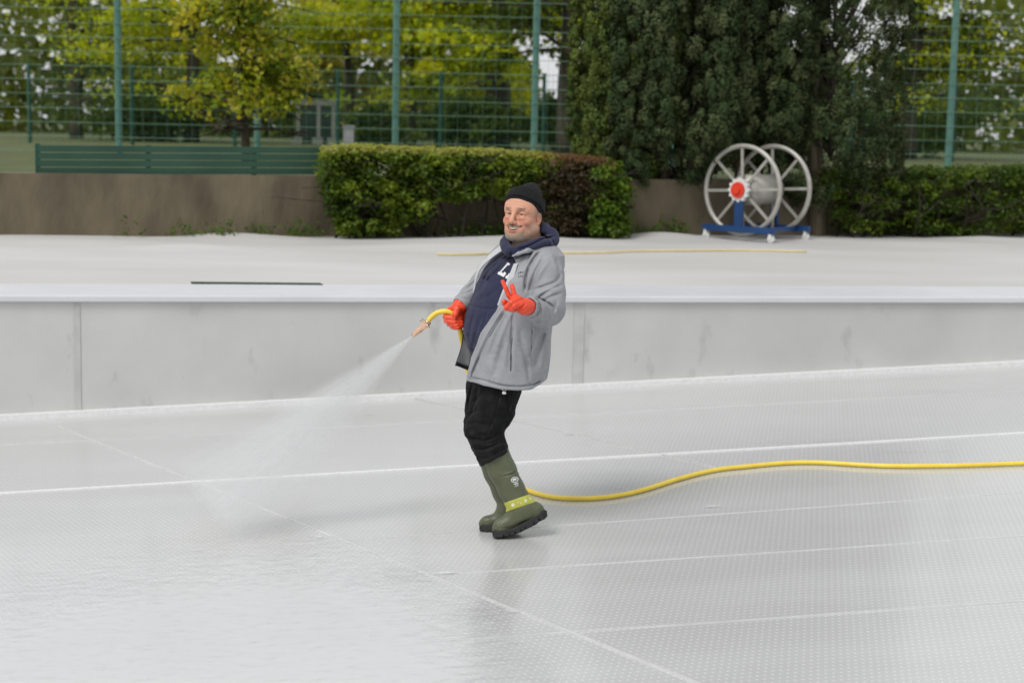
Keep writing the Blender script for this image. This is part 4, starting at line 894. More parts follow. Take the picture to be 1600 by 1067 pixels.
gc = np.array([.50, .47, .41]) * rg.uniform(.55, 1.25, (len(P_), 1)); dk = (hh[:, 1] < 18.5) | ((hh[:, 2] > -9) & (hh[:, 1] < 30)); gc[dk] *= .62
leaves('beard', Cw, Dd, rg.normal(0, 1, Cw.shape), Lh / PXM, np.full(len(P_), .3 / PXM), gc, cloth_material('grey_stubble', .8, 50, 0, 0, 0), man)

# ---- beanie
TB = math.radians(33); NB = np.array([0, -math.cos(TB), math.sin(TB)]); FB = np.array([0, -math.sin(TB), -math.cos(TB)])
def beanie_f(part):
    def fn(X, Y, Z):
        x, y, z = HT(X, Y, Z); y = y + 13; z = z - 3.0
        u = y * NB[1] + z * NB[2]; f = y * FB[1] + z * FB[2]                      # up the hat, towards the brow
        if part == 'dome':
            top = 27 * np.clip(1 - np.clip(u - 7, 0, 100) / 38.0, 0, 1) ** .66
            r = np.sqrt(x ** 2 + ((f + .14 * np.clip(u - 6, 0, 60)) / 1.16) ** 2)
            out = np.maximum(np.maximum(r - np.where(u < 7, 27.5, top + .5), -u - 8) * .8, u - 41.5)
            return out
        r = np.sqrt((x / 30.0) ** 2 + (f / 35.2) ** 2); w = 1 - .10 * np.clip(u / 16, 0, 1)
        o = (r - w) * 29; return np.maximum(np.maximum(o, -u - 2.0 - .05 * np.clip(f, 0, 40)), u - 14.5)
    return fn
GH = Grid(axis((778, 864, .7)), axis((274, 352, .7)), axis((-48, 60, .8)))
GH.op(beanie_f('dome'), (778, 274, -48), (864, 352, 60)); GH.op(beanie_f('band'), (778, 274, -48), (864, 352, 60), 2.5)
GH.op(lambda X, Y, Z: (lambda h: np.maximum(np.sqrt((h[0] / 24.8) ** 2 + ((((h[1] + 13) * FB[1] + (h[2] - 3) * FB[2])) / 29.6) ** 2) * 25 - 25, ((h[1] + 13) * NB[1] + (h[2] - 3) * NB[2]) - 8))(HT(X, Y, Z)), (778, 274, -48), (864, 352, 60), 1, 'sub')
GH.op(lambda X, Y, Z: .55 * vnoise(X, Y, Z, (9, 9, 9), 5) , (778, 274, -48), (864, 352, 60), mode='disp')
def rib(V):
    h = HT.pts(V); y = h[:, 1] + 13; z = h[:, 2] - 3; f = y * FB[1] + z * FB[2]; return {'rib': np.arctan2(h[:, 0], f) * 56}
GH.build('beanie', M['knit'], man, None, 2, rib)

# ---- hoodie: torso, hood roll, cords, letters
GHd = Grid(axis((704, 876, 1.0)), axis((346, 570, 1.0)), axis((-78, 78, 1.3)))
GHd.op(loft([(392, 824, 50, 26), (402, 820, 64, 33), (420, 811, 67, 41), (450, 801, 68, 49), (490, 791, 68, 55.5), (520, 787, 68, 57.5), (545, 791, 66, 52), (566, 797, 64, 48)], sq=2.15), (704, 386, -78), (876, 568, 78), 4)
for pts, rs in (([(797, 393, -42), (822, 389, -47), (846, 381, -38), (860, 377, -10), (852, 372, 22), (826, 368, 36)], [7, 8.5, 9.5, 10, 10, 9]), ([(848, 359, 4), (861, 365, -4), (864, 377, -14), (850, 385, -34)], [7, 7.5, 8, 8]),
                ([(826, 360, 32), (846, 356, 18), (852, 358, 4)], [9, 8, 7]), ([(797, 394, -42), (789, 385, -24), (793, 374, 4), (812, 367, 30)], [7.5, 6.5, 7, 9])): GHd.chain([np.array(p, float) for p in pts], rs, 5, sub=4)
GHd.seg((823, 350, 8), (821, 386, -4), 22, 24, 2, 'sub'); GHd.seg((812, 366, -22), (806, 384, -44), 15, 6, 2, 'sub')
folds(GHd, [([(808, 391), (830, 383), (848, 374), (866, 370)], 4.2, 1.7), ([(812, 397), (838, 392), (862, 381)], 2.6, 1.5), ([(838, 371), (848, 366), (858, 366)], 2.2, 1.4), ([(858, 372), (864, 378), (867, 386)], 2.4, 1.6), ([(806, 397), (830, 393), (852, 386)], 2.2, 1.6), ([(845, 365), (855, 372), (858, 384)], 2.2, 2.0), ([(798, 388), (800, 394), (797, 404)], 2.0, 1.4),
             ([(732, 475), (745, 480), (762, 483), (778, 482)], 1.6, 1.4), ([(761, 483), (758, 500), (752, 515)], 1.4, 1.6), ([(760, 440), (748, 455), (738, 462)], 1.0, 4), ([(790, 440), (765, 462), (745, 468)], .9, 4),
             ([(742, 490), (736, 510), (733, 530)], 1.6, 3), ([(752, 495), (744, 520), (739, 545)], 1.4, 3), ([(730, 545), (740, 548), (750, 548)], 1.8, 1.6), ([(770, 420), (760, 445), (752, 462)], -1.0, 4), ([(775, 445), (790, 455), (798, 470)], .9, 4)])
GHd.op(lambda X, Y, Z: .9 * vnoise(X, Y, Z, (13, 17, 13), 11), (704, 346, -78), (876, 570, 78), mode='disp')
def navy(V): return np.array([.023, .0255, .058]) * (1 + .12 * vn_pts(V, 5, 8) + .1 * vn_pts(V, 1.6, 9))[:, None]
hoodie = GHd.build('hoodie', M['fleece'], man, navy, 2)
def on_front(G, pts, lift): return [(x, y, (G.front(x, y) if G.front(x, y) is not None else 0) - lift) for x, y in pts]
k = MB()
for cpts in ([(796, 394), (785, 403), (772, 414), (762, 424), (757, 431)], [(801, 397), (791, 405), (779, 417), (770, 427), (763, 433)]):
    q = on_front(GHd, cpts, 1.2); k.tube([wpt(*p) for p in map(lambda v: v[:], catmull(q, 6))], 1.4 / PXM, 8)
    e = on_front(GHd, [cpts[-1]], 2.4)[0]; k.tube([wpt(e[0] + 1.5, e[1] - 2, e[2]), wpt(e[0], e[1], e[2]), wpt(e[0] - 2.5, e[1] + 4, e[2])], [2.0 / PXM, 2.6 / PXM, 1.6 / PXM], 8)
k.build('drawstring', noise_mat('navy_cord', (.014, .015, .03), (.024, .026, .045), 80, .85), hoodie, True)
def decal(name, polys, G, mat, parent, lift=.45, step=.8, thick=.5):
    """flat printed shape lying on a sculpted surface: small cells projected on it along the view, with real thickness"""
    v, f = [], {}; faces = []
    xs_, ys_ = [p[0] for pl in polys for p in pl], [p[1] for pl in polys for p in pl]
    gx = np.arange(min(xs_) - 1, max(xs_) + 1, step); gy = np.arange(min(ys_) - 1, max(ys_) + 1, step)
    Xg, Yg = np.meshgrid(gx + step / 2, gy + step / 2, indexing='ij'); ins = np.zeros(Xg.shape, bool)
    for pl in polys: ins |= f_poly(Xg, Yg, pl) < 0
    key = {}
    def vid(i, j):
        if (i, j) not in key:
            z = G.front(gx[0] + i * step, gy[0] + j * step)
            z = 0 if z is None else z; key[(i, j)] = len(v); v.append((gx[0] + i * step, gy[0] + j * step, z - lift))
        return key[(i, j)]
    for i, j in zip(*np.nonzero(ins)): faces.append((vid(i, j), vid(i, j + 1), vid(i + 1, j + 1), vid(i + 1, j)))
    if not faces: return None
    va = np.array(v)
    zz = va[:, 2].copy(); kk = {(i, j): q for (i, j), q in key.items()}
    for (i, j), q in kk.items():                           # smooth the stair steps of the field
        nb = [zz[kk[t]] for t in ((i + a, j + b) for a in range(-3, 4) for b in range(-3, 4)) if t in kk]; va[q, 2] = np.mean(nb)
    o = mesh_obj(name, to_world(va), faces, mat, parent, True); s = o.modifiers.new('t', 'SOLIDIFY'); s.thickness = thick / PXM; s.offset = 0; return o
LET = [[(793.2, 409.8), (797.2, 412.4), (795.4, 415.2), (793.2, 414.4), (783.4, 425.2), (786.6, 427.2), (788.0, 424.6), (791.2, 427.0), (787.2, 433.2), (777.2, 428.0), (779.0, 424.8), (781.0, 424.6), (791.0, 413.2)],
       [(789.3, 434.6), (790.8, 430.8), (793.4, 430.2), (795, 427), (798, 428), (795, 437), (792.5, 436)]]
decal('letter', [LET[0]], GHd, M['print'], hoodie, step=.4); decal('letter', [LET[1]], GHd, M['print'], hoodie, step=.4)

# ---- jacket
FOLDS = [([(843, 392), (829, 412), (822, 432), (820, 455)], 3.2, 2.2), ([(832, 390), (826, 402), (821, 414)], 1.4, 1.8), ([(849, 404), (838, 424), (832, 440), (826, 458)], 2.2, 3.0), ([(856, 408), (842, 430), (836, 445)], -1.6, 4),
         ([(876, 428), (868, 440), (852, 447), (838, 452)], 2.2, 2.6), ([(868, 450), (852, 455), (838, 461)], -1.8, 3), ([(878, 445), (862, 452), (848, 460), (840, 466)], 1.8, 2.4), ([(877, 458), (862, 463), (850, 470)], 2.0, 2.2), ([(838, 465), (850, 470), (862, 478), (866, 484)], 3.0, 2.2),
         ([(846, 478), (843, 492), (840, 505)], 1.4, 2.6), ([(858, 486), (857, 498), (851, 509)], 1.6, 2.4), ([(836, 470), (842, 478), (843, 490)], 1.4, 2), ([(864, 492), (868, 478), (870, 468)], 1.2, 2.4), ([(832, 497), (842, 503), (852, 505)], 1.3, 2),
         ([(866, 402), (873, 416), (874, 430)], 1.3, 3), ([(858, 396), (864, 404), (868, 414)], -1.2, 3),
         ([(788, 486), (771, 515), (752, 552), (737, 585)], 1.3, 2.0), ([(784, 485), (762, 520), (745, 556), (733, 588)], -1.3, 1.8), ([(797, 488), (784, 520), (772, 555)], -1.7, 4.5), ([(793, 490), (778, 522), (764, 560)], 1.5, 4), ([(802, 508), (796, 545), (794, 580)], 1.2, 3), ([(790, 530), (780, 560), (772, 590)], 1.1, 5),
         ([(811, 515), (818, 545), (826, 580)], 1.2, 4), ([(832, 512), (831, 530), (830, 549)], 1.5, 1.3), ([(850, 515), (842, 545), (834, 575)], 1.7, 4), ([(856, 518), (850, 548), (846, 580)], -1.4, 4), ([(822, 560), (825, 580), (826, 598)], 1.2, 3), ([(842, 512), (836, 528), (833, 545)], 1.0, 3),
         ([(730, 590), (742, 591), (765, 596.5), (785, 601.5), (810, 603.5), (832, 601), (847, 594)], 1.5, 1.2),
         ([(801, 489), (799, 520), (797.5, 580)], 1.2, 1.0), ([(803, 489), (801, 520), (800, 580)], 1.0, 1.0), ([(760, 394), (752, 412), (744, 430)], 1.4, 2.2), ([(752, 430), (738, 444), (724, 455)], 1.8, 2.2), ([(742, 452), (728, 458), (714, 462)], 1.6, 2.0), ([(735, 470), (724, 466), (714, 466)], 1.2, 1.6), ([(778, 380), (766, 388), (758, 396)], 1.2, 2)]
GJ = Grid(axis((702, 890, 1.0)), axis((364, 616, 1.0)), axis((-165, 96, 1.25)))
ROWS = [(378, 832, 34, 24), (388, 830, 52, 32), (400, 827, 68, 39), (416, 819, 75, 48), (440, 808, 75, 56), (480, 796, 74, 62), (520, 790, 74, 64), (560, 788, 74, 64), (585, 785, 75, 63), (612, 782, 76, 63)]
ALL = ((702, 364, -165), (890, 616, 96))
GJ.op(loft(ROWS + [(660, 780, 76, 60)], sq=2.2), *ALL)
GJ.op(lambda X, Y, Z: 1.5 * vnoise(X, Y * .5, Z, (15, 15, 15), 21), (702, 480, -165), (890, 616, 96), mode='disp')
FK = 1.7
folds(GJ, FOLDS)
TORSO = GJ.F.copy()                                         # the cloth is a shell: its inside follows the same folds
GJ.F = np.maximum(GJ.F, -(GJ.F + 3.8))
# front opening, between the two zip edges
EN = np.array([(380, 806), (399, 801), (410, 806), (430, 799), (460, 786), (485, 775.5), (520, 751), (560, 736), (580, 731), (596, 727.5), (620, 724)])
def opening(X, Y, Z):
    xe = np.interp(Y, EN[:, 0], EN[:, 1]); zl = np.interp(Y, [380, 420, 480, 530, 565, 620], [34, 30, 24, 26, 60, 60])
    return np.maximum(X - xe, (Z - zl) * .8) + 0 * X
GJ.op(opening, *ALL, 1.0, 'sub')
GJ.seg((823, 350, 8), (820, 396, -10), 27, 27, 3, 'sub'); GJ.op(lambda X, Y, Z: f_ell(X, Y, Z, np.array([826, 378, 0.]), (33, 15, 44)), *ALL, 3, 'sub')
# hem line
HEM = np.array([(700, 592), (728, 596), (745, 598), (765, 602.5), (785, 607), (810, 608.5), (832, 606.5), (848, 598), (870, 588)])
GJ.op(lambda X, Y, Z: (Y - np.interp(X, HEM[:, 0], HEM[:, 1]) + np.clip(Z, -60, 60) * .10 + 4) + 0 * Z, *ALL, 1.5, 'and')
# sleeves
GS = Grid(GJ.xs, GJ.ys, GJ.zs)
GS.chain([np.array(p, float) for p in ((848, 412, -38), (853, 430, -47), (857, 458, -58), (857, 482, -70))], [27, 28, 26.5, 25], 5)
GS.chain([np.array(p, float) for p in ((857, 484, -70), (846, 487, -92), (834, 482, -116), (829, 480, -126))], [25.5, 24, 20, 16.5], 7)
GS.chain([np.array(p, float) for p in ((795, 400, 40), (771, 424, 56), (752, 453, 62))], [25, 24, 22.5], 5)
GS.chain([np.array(p, float) for p in ((752, 454, 62), (738, 463, 46), (725, 472, 30), (721, 475, 25))], [22.5, 19, 15, 13], 6)
folds(GS, FOLDS); FK = 1.25
h_ = np.maximum(4 - np.abs(GJ.F - GS.F), 0) / 4; GJ.F = np.minimum(GJ.F, GS.F) - h_ * h_
GJ.seg((833, 481, -118), (818, 477, -150), 11.5, 14.0, 2, 'sub'); GJ.seg((727, 471, 32), (714, 481, 18), 9, 12, 1.5, 'sub')     # cuffs are open
# collar lapel tip and the fold of the near front edge
GJ.chain([np.array(p, float) for p in ((801.5, 400, -54), (810, 396.5, -57), (824, 392, -56), (840, 386, -45))], [2.0, 3.0, 3.6, 4], 3)
GJ.op(lambda X, Y, Z: .45 * vnoise(X, Y, Z, (9, 12, 9), 23), *ALL, mode='disp')
JG, JL, JD = np.array([.285, .291, .310]), np.array([.48, .49, .50]), np.array([.05, .05, .055])
TS = Grid(GJ.xs, GJ.ys, GJ.zs); TS.F = TORSO
def jac_col(V):
    n1, n2 = vn_pts(V, 20, 31), vn_pts(V, 4, 32); c = JG * (1 + .05 * n1 + .03 * n2)[:, None]
    X, Y, Z = V.T; ins = TS.sample(V) < -2.3; onarm = (f_seg(X, Y, Z, np.array([848., 412, -38]), np.array([857., 482, -70]), 28, 26) < 1.5) | (f_seg(X, Y, Z, np.array([857., 484, -70]), np.array([829., 480, -126]), 26, 16) < 3) | (f_seg(X, Y, Z, np.array([795., 400, 40]), np.array([752., 453, 62]), 25, 23) < 2) | (f_seg(X, Y, Z, np.array([752., 454, 62]), np.array([721., 475, 25]), 23, 13) < 2.5)
    c[ins & ~onarm] = JL
    # grubby marks low on the front panel
    dirt = np.clip(vn_pts(V * np.array([1, .7, 1]), 9, 33) * .6 + vn_pts(V, 3, 35) * .5 - .32, 0, 1) * ((Y > 520) & (Y < 603)); c *= (1 - .5 * dirt)[:, None]
    cuff = (f_seg(X, Y, Z, np.array([833., 481, -118]), np.array([818., 477, -150]), 11.5, 14) < 1.0) | (f_seg(X, Y, Z, np.array([727., 471, 32]), np.array([714., 481, 18]), 9, 12) < 1.0); c[cuff] = JD * 2
    return c
jacket = GJ.build('jacket', M['jacket'], man, jac_col, 2)
def slab(name, rows, thick, mat, parent, sub=6):
    """thin cloth panel: rows of picture points with depth, each row from one edge to the other"""
    rs = [catmull(r, sub) for r in rows]; nn = len(rs[0]); ext = []
    for c in range(nn): ext.append(catmull([r[c] for r in rs], sub))
    m_ = len(ext[0]); v = np.array([ext[c][r][:] for r in range(m_) for c in range(nn)]); idx = np.arange(m_ * nn).reshape(m_, nn)
    f = np.stack([idx[:-1, :-1], idx[:-1, 1:], idx[1:, 1:], idx[1:, :-1]], -1).reshape(-1, 4)
    o = mesh_obj(name, to_world(v), f, mat, parent, True, colors=np.tile(JL, (len(v), 1))); s = o.modifiers.new('t', 'SOLIDIFY'); s.thickness = thick / PXM; s.offset = 0; return o
# far front panel swinging clear of the belly, lining towards us; pale lining strips along both open edges
lin = slab('lining', [[(725, 520, 22), (728, 522, 25), (733, 524, 32)], [(720, 545, 8), (727, 548, 16), (736, 550, 24)], [(713.5, 566, 0), (723, 570, 14), (733, 573, 22)]], 1.6, M['jacket'], jacket)
slab('lining_hem', [[(713.5, 565, -1), (723, 569.5, 12.6), (733, 573, 21)], [(711.8, 571, -1), (721, 574.5, 12.6), (732, 579, 21)]], 2.2, M['dark'], jacket)
k = MB(); k.tube([wpt(*p[:]) for p in catmull([(725, 516, 22), (720, 545, 7), (713.5, 565, -1), (712, 572, -2)], 6)], .8 / PXM, 6); k.build('zip_edge', M['dark'], jacket, True)
slab('lining', [[(803, 412, -55), (806, 412, -55.5), (809, 411, -55)], [(794, 434, -58), (798, 436, -60), (803, 434, -61)], [(784, 458, -58), (789, 462, -61), (795, 462, -63)], [(774, 486, -52), (776, 487, -54), (779, 486, -55)]], 1.5, M['jacket'], jacket)
slab('lining', [[(784, 382, 2), (787, 384.5, -8), (790, 388, -16)], [(763, 400, 8), (765, 402, 2), (767, 404.5, -4)], [(746, 421, 18), (747, 422.5, 12), (748.5, 424.5, 7)], [(738.5, 458, 20), (739.2, 459, 15), (740, 460, 10)]], 1.6, M['jacket'], jacket)
k = MB(); q = on_front(GJ, [(800, 528), (799, 545), (798.3, 562), (798, 580)], .5)
for a, b in zip(q[:-1], q[1:]): k.tube([wpt(*a), wpt(*b)], .85 / PXM, 6)
k.build('pocket_zip', M['zip'], jacket, True)
k = MB()
for pts_, r_ in (([(788.5, 488), (781, 500), (770, 518), (760, 536), (751, 553), (743, 570), (736, 588)], .75), ([(843, 393), (836, 402), (829, 413), (824, 426), (821, 440), (820, 452)], .6), ([(832, 513), (831.5, 525), (831, 537), (830, 549)], .35), ([(733, 591.5), (745, 593), (765, 597.5), (785, 602.3), (810, 604), (830, 601.8), (845, 595)], .4)):
    q = catmull(on_front(GJ, pts_, .4), 4); k.tube([wpt(*p[:]) for p in q], r_ / PXM, 5)
k.build('stitched_seam', noise_mat('grey_stitching', (.07, .072, .078), (.13, .132, .14), 60, .8), jacket, True)
k = MB(); q = [(x, y, -66) for x, y in ((780, 604), (784.5, 609), (788, 612))]; k.tube([wpt(*p) for p in q], .45 / PXM, 6); k.tube([wpt(794, 606, -66), wpt(790.5, 609.5, -66.5), wpt(788, 612, -66)], .45 / PXM, 6)
k.tube([wpt(785, 613.6, -66), wpt(787, 613.8, -66.5), wpt(790.5, 614.2, -66)], [1.6 / PXM, 2.3 / PXM, 1.7 / PXM], 10); k.build('toggle', M['toggle'], jacket, True)
# small dark lettering on the chest
def letters(rows, G, mat, parent):
    for polys in rows: decal('lettering', polys, G, mat, parent, .35, .35, .3)
def ring(cx, cy, r, w, a0, a1, n=14): 
    o = [(cx + r * math.cos(a), cy + r * math.sin(a)) for a in np.linspace(a0, a1, n)]; i = [(cx + (r - w) * math.cos(a), cy + (r - w) * math.sin(a)) for a in np.linspace(a1, a0, n)]; return o + i
bar = lambda x0, y0, x1, y1, w=.45: [(x0 - w * (y1 - y0) / math.hypot(x1 - x0, y1 - y0), y0 + w * (x1 - x0) / math.hypot(x1 - x0, y1 - y0)), (x1 - w * (y1 - y0) / math.hypot(x1 - x0, y1 - y0), y1 + w * (x1 - x0) / math.hypot(x1 - x0, y1 - y0)), (x1 + w * (y1 - y0) / math.hypot(x1 - x0, y1 - y0), y1 - w * (x1 - x0) / math.hypot(x1 - x0, y1 - y0)), (x0 + w * (y1 - y0) / math.hypot(x1 - x0, y1 - y0), y0 - w * (x1 - x0) / math.hypot(x1 - x0, y1 - y0))]
letters([[ring(817.2, 426.2, 1.7, .7, .7, 5.6), bar(812.2, 427.6, 813.4, 424.4), bar(813.4, 424.4, 814.4, 427.6), bar(810.2, 428.6, 810.8, 425.2)], [ring(813.6, 432.2, 1.5, .65, .5, 5.9), bar(812.4, 432.1, 815, 432.1, .3), bar(816.6, 433.5, 816.8, 430.0), bar(816.0, 430.6, 818, 430.2, .3), bar(810.2, 433.8, 810.6, 430.6)]], GJ, M['dark'], jacket)

# ---- trousers
GT = Grid(axis((712, 830, 1.0)), axis((576, 736, 1.0)), axis((-76, 66, 1.25)))
for pts, rs in (([(779, 590, -22), (781, 606, -22), (773, 640, -27), (756, 672, -29), (760, 684, -29), (768, 704, -28), (779, 728, -28)], [34, 33, 31, 29, 27, 25.5, 24]), ([(764, 590, 22), (761, 606, 24), (755, 640, 24), (751, 668, 22), (757, 690, 20), (766, 712, 19), (772, 726, 19)], [34, 32, 28, 26, 22, 21, 20])): GT.chain([np.array(p, float) for p in pts], rs, 5)
AX = np.array([.457, .889])
GT.op(lambda X, Y, Z: ((X - 774) * AX[0] + (Y - 717.5) * AX[1]) - np.clip(Z, -40, 0) * .0 + 1.6 * np.sin(X * .35) * .4 + 0 * Z, (712, 660, -76), (830, 736, 66), 2, 'and')
GT.op(lambda X, Y, Z: 1.5 * vnoise(X, Y, Z, (12, 8, 12), 41), (712, 640, -76), (830, 736, 66), mode='disp')
FK = 1.15
folds(GT, [([(731, 680), (738, 684), (758, 688), (778, 680)], 3.4, 2.6), ([(736, 695), (746, 699), (762, 700), (782, 690)], 3.0, 2.4), ([(740, 704), (750, 706), (765, 704), (785, 694)], -2, 2.5), ([(785, 668), (776, 676), (764, 682)], 2.6, 2.2), ([(783, 684), (772, 690), (756, 694)], 2.4, 2.0), ([(740, 712), (756, 716), (776, 708), (792, 698)], 2.0, 2.0),
           ([(739, 600), (734, 618), (731, 638)], 3.0, 2.2), ([(736, 630), (748, 622), (756, 612)], 1.4, 3), ([(730, 650), (744, 642), (752, 640)], 1.6, 3), ([(728, 664), (744, 660), (758, 664)], 1.4, 2.4), ([(780, 622), (774, 645), (766, 672)], 1.1, 1.2), ([(795, 640), (786, 655), (778, 668)], 1.5, 2.4), ([(800, 618), (795, 632), (798, 642)], 1.2, 1.2), ([(730, 680), (750, 676), (770, 672)], -1.8, 3)])
GT.op(lambda X, Y, Z: .7 * vnoise(X, Y, Z, (6, 6, 6), 43), (712, 576, -76), (830, 736, 66), mode='disp')
def den_col(V):
    n1, n2 = vn_pts(V, 9, 51), vn_pts(V, 2, 52); return np.array([.0105, .0107, .011]) * (1 + .35 * n1 + .25 * n2)[:, None] + np.array([.008, .008, .0075]) * np.clip((V[:, 1:2] - 660) / 60, 0, 1) * (.6 + .4 * n1)[:, None]
trousers = GT.build('trousers', M['denim'], man, den_col, 2)
k = MB()
for pts in ([(783, 618), (776, 640), (770, 660), (766, 672)],):
    q = on_front(GT, pts, .3); k.tube([wpt(*p[:]) for p in catmull(q, 5)], .35 / PXM, 5)
q = on_front(GT, [(804, 612), (800, 628), (797, 642), (801.5, 645)], .3); k.tube([wpt(*p[:]) for p in catmull(q, 5)], .4 / PXM, 5)
k.build('seam', noise_mat('worn_seam', (.03, .03, .03), (.06, .06, .055), 60, .8), trousers)

# ---- boots
FK = 1.0
def boot(pts, rs, sole, zc, foot, name='boot', cut=None, label=None):
    Gb = Grid(axis((740, 862, .8)), axis((696, 846, .8)), axis((zc - 34, zc + 34, 1.0)))
    Gb.chain([np.array(p, float) for p in pts], rs, 6); 
    for a, b, ra_, rb_ in foot: Gb.seg(a, b, ra_, rb_, 9)
    lo, hi = (740, 696, zc - 40), (862, 846, zc + 40)
    Gb.op(lambda X, Y, Z: f_poly(X, Y, [(p[0], p[1]) for p in sole['up']]) + 0 * Z, lo, hi, 2.0, 'and')
    Gb.op(lambda X, Y, Z: np.abs(Z - zc) - 18.5 + 0 * X + 0 * Y, lo, hi, 4, 'and')
    c0, = [cut] ; Gb.op(lambda X, Y, Z: -((X - c0[0]) * AX[0] + (Y - c0[1]) * AX[1]) + 0 * Z, lo, hi, 1, 'and')
    if zc < 0: folds(Gb, [([(786, 741), (798, 738), (808, 731)], -1.1, 1.0), ([(792, 746), (804, 742), (815, 737)], -.9, 1.0), ([(786, 744), (800, 741), (812, 734)], .9, 1.2), ([(793, 800), (812, 793), (838, 781)], .7, 2), ([(776, 824), (779, 817), (786, 812)], .8, 1.4), ([(774, 826), (800, 823), (830, 808), (848, 793)], .7, 1.4)])
    else: folds(Gb, [([(780, 778), (788, 782), (796, 784)], 1.0, 1.6), ([(755, 824), (758, 818), (764, 814)], .7, 1.2)])
    def bc(V):
        n1, n2 = vn_pts(V, 10, 61), vn_pts(V, 2.2, 62); mud = np.clip((V[:, 1] - 800) / 40, 0, 1) * np.clip(n2 + .2, 0, 1); c = np.array([.082, .092, .048]) * (1 + .10 * n1 + .05 * n2)[:, None]; return c * (1 - .3 * mud)[:, None] + np.array([.12, .12, .10]) * .3 * mud[:, None]
    b = Gb.build(name, M['boot'], man, bc, 2)
    if label: b['label'] = label
    Gs = Grid(axis((740, 866, .7)), axis((780, 848, .7)), axis((zc - 26, zc + 26, 1.0)))
    def width(X): return np.interp(X, *sole['w'])
    Gs.op(lambda X, Y, Z: np.maximum(f_poly(X, Y, sole['low']) + 0 * Z, np.abs(Z - zc) - width(X) + 0 * Y), (740, 780, zc - 26), (866, 848, zc + 26), 1.5)
    for (a, c) in sole['nicks']: Gs.op(lambda X, Y, Z, a=a, c=c: np.maximum(f_seg(X, Y, 0 * Z, np.array([a[0], a[1], 0.]), np.array([c[0], c[1], 0.]), 0.85, 0.85), -np.abs(Z - zc) + 8), (740, 780, zc - 26), (866, 848, zc + 26), .6, 'sub')
    Gs.build('sole', M['sole'], b, None, 1); return b, Gb
near_sole = dict(up=[(700, 690), (870, 690), (870, 785), (853, 797.5), (830, 813.5), (800, 828.5), (785, 831.5), (766, 832.5), (740, 832)],
                 low=[(769, 829), (785, 829), (800, 826), (829, 811), (851, 795.5), (854.5, 798), (855.5, 806), (851, 811), (842, 815), (838, 819), (828, 824), (812, 832), (797, 837), (784, 839), (773, 840), (769.5, 837)], w=([768, 774, 790, 812, 830, 848, 856], [9, 15, 18, 16, 14.5, 15, 10]),
                 nicks=[((787, 836), (787.5, 842)), ((796, 834.5), (798, 840)), ((805, 831), (808, 837)), ((813, 828), (817, 834)), ((821, 824), (826, 830)), ((834, 817), (838, 824)), ((842, 811), (847, 817))])
boot_near, GBN = boot([(772, 704, -28), (785, 735, -28), (799, 764, -28), (809, 782, -28), (817, 796, -28)], [22, 21.3, 20, 19.2, 18.8], near_sole, -28,
     [((818, 795, -28), (836, 799, -28), 18.5, 15.3), ((815, 799, -28), (800, 813, -28), 16.5, 13.2), ((800, 814, -28), (784, 823.5, -28), 13.2, 12.2), ((784, 823, -31), (781, 826, -25), 11.8, 11)], cut=(771, 712), label='nearer olive rubber boot with yellow green band, heel lifted')
far_sole = dict(up=[(700, 690), (870, 690), (870, 823), (806, 822.5), (746, 822), (740, 822)], low=[(749, 820.5), (770, 820), (800, 820), (806, 821.0), (806, 830), (800, 831.5), (760, 831.5), (751, 830.5), (748.8, 827)], w=([748, 754, 770, 800, 825], [9, 14, 17, 14.5, 13]), nicks=[((764, 830), (764, 836)), ((774, 830), (774, 836))])
boot_far, GBF = boot([(764, 708, 19), (776, 738, 19), (788, 768, 19), (796, 790, 19), (797, 803, 19)], [20.5, 19.5, 18, 16.5, 16], far_sole, 19, [((796, 800, 19), (796, 810, 19), 17, 13), ((793, 800, 19), (780, 813, 19), 15, 12), ((780, 814, 19), (762, 818, 19), 12, 10.2), ((762, 817, 17), (759, 819, 21), 10.5, 10)], cut=(762, 716))
# band, emblem and lettering on the nearer boot
M['band'] = noise_mat('yellow_green_band', (.39, .40, .055), (.46, .47, .08), 60, .55)
GBAND = Grid(GBN.xs, GBN.ys, GBN.zs); GBAND.F = np.maximum(GBN.F - .7, -(GBN.F + 1.6))
GBAND.op(lambda X, Y, Z: np.abs((X - 815.5) * .33 + (Y - 783.5) * .945) - 7.3 + 0 * Z, (740, 696, -62), (862, 846, 6), .6, 'and')
band = GBAND.build('band', M['band'], boot_near, None, 1)
def bpos(t, s): return (816 + t * .945 + s * .33, 783.5 - t * .33 + s * .945)
bmark = noise_mat('pale_print', (.60, .62, .42), (.66, .68, .5), 40, .6)
decal('printed_mark', [[bpos(-15 + 3.2 * math.cos(a), 2.6 * math.sin(a)) for a in np.linspace(0, 6.28, 16)[:-1]], [bpos(-1.5 + 2.6 * math.cos(a), 2.2 * math.sin(a) + .6) for a in np.linspace(0, 6.28, 14)[:-1]], [bpos(5.5 + 2.2 * math.cos(a), 3.0 * math.sin(a)) for a in np.linspace(0, 6.28, 14)[:-1]], [bpos(13 + 1.8 * math.cos(a), 3.0 * math.sin(a)) for a in np.linspace(0, 6.28, 14)[:-1]], [bpos(-10, -2.2), bpos(-6, -2.2), bpos(-6, -.8), bpos(-10, -.8)]], GBAND, bmark, band, .4, .5, .3)
decal('printed_mark', [[bpos(-9.5, .8), bpos(-8, .8), bpos(-8, 2), bpos(-9.5, 2)]], GBAND, M['dark'], band, .4, .4, .3); decal('printed_mark', [[bpos(-7.5, .8), bpos(-6, .8), bpos(-6, 2), bpos(-7.5, 2)]], GBAND, M['red'], band, .4, .4, .3)
def epos(t, s): return (804.2 + t * .93 + s * .30, 749.0 - t * .30 + s * .93)
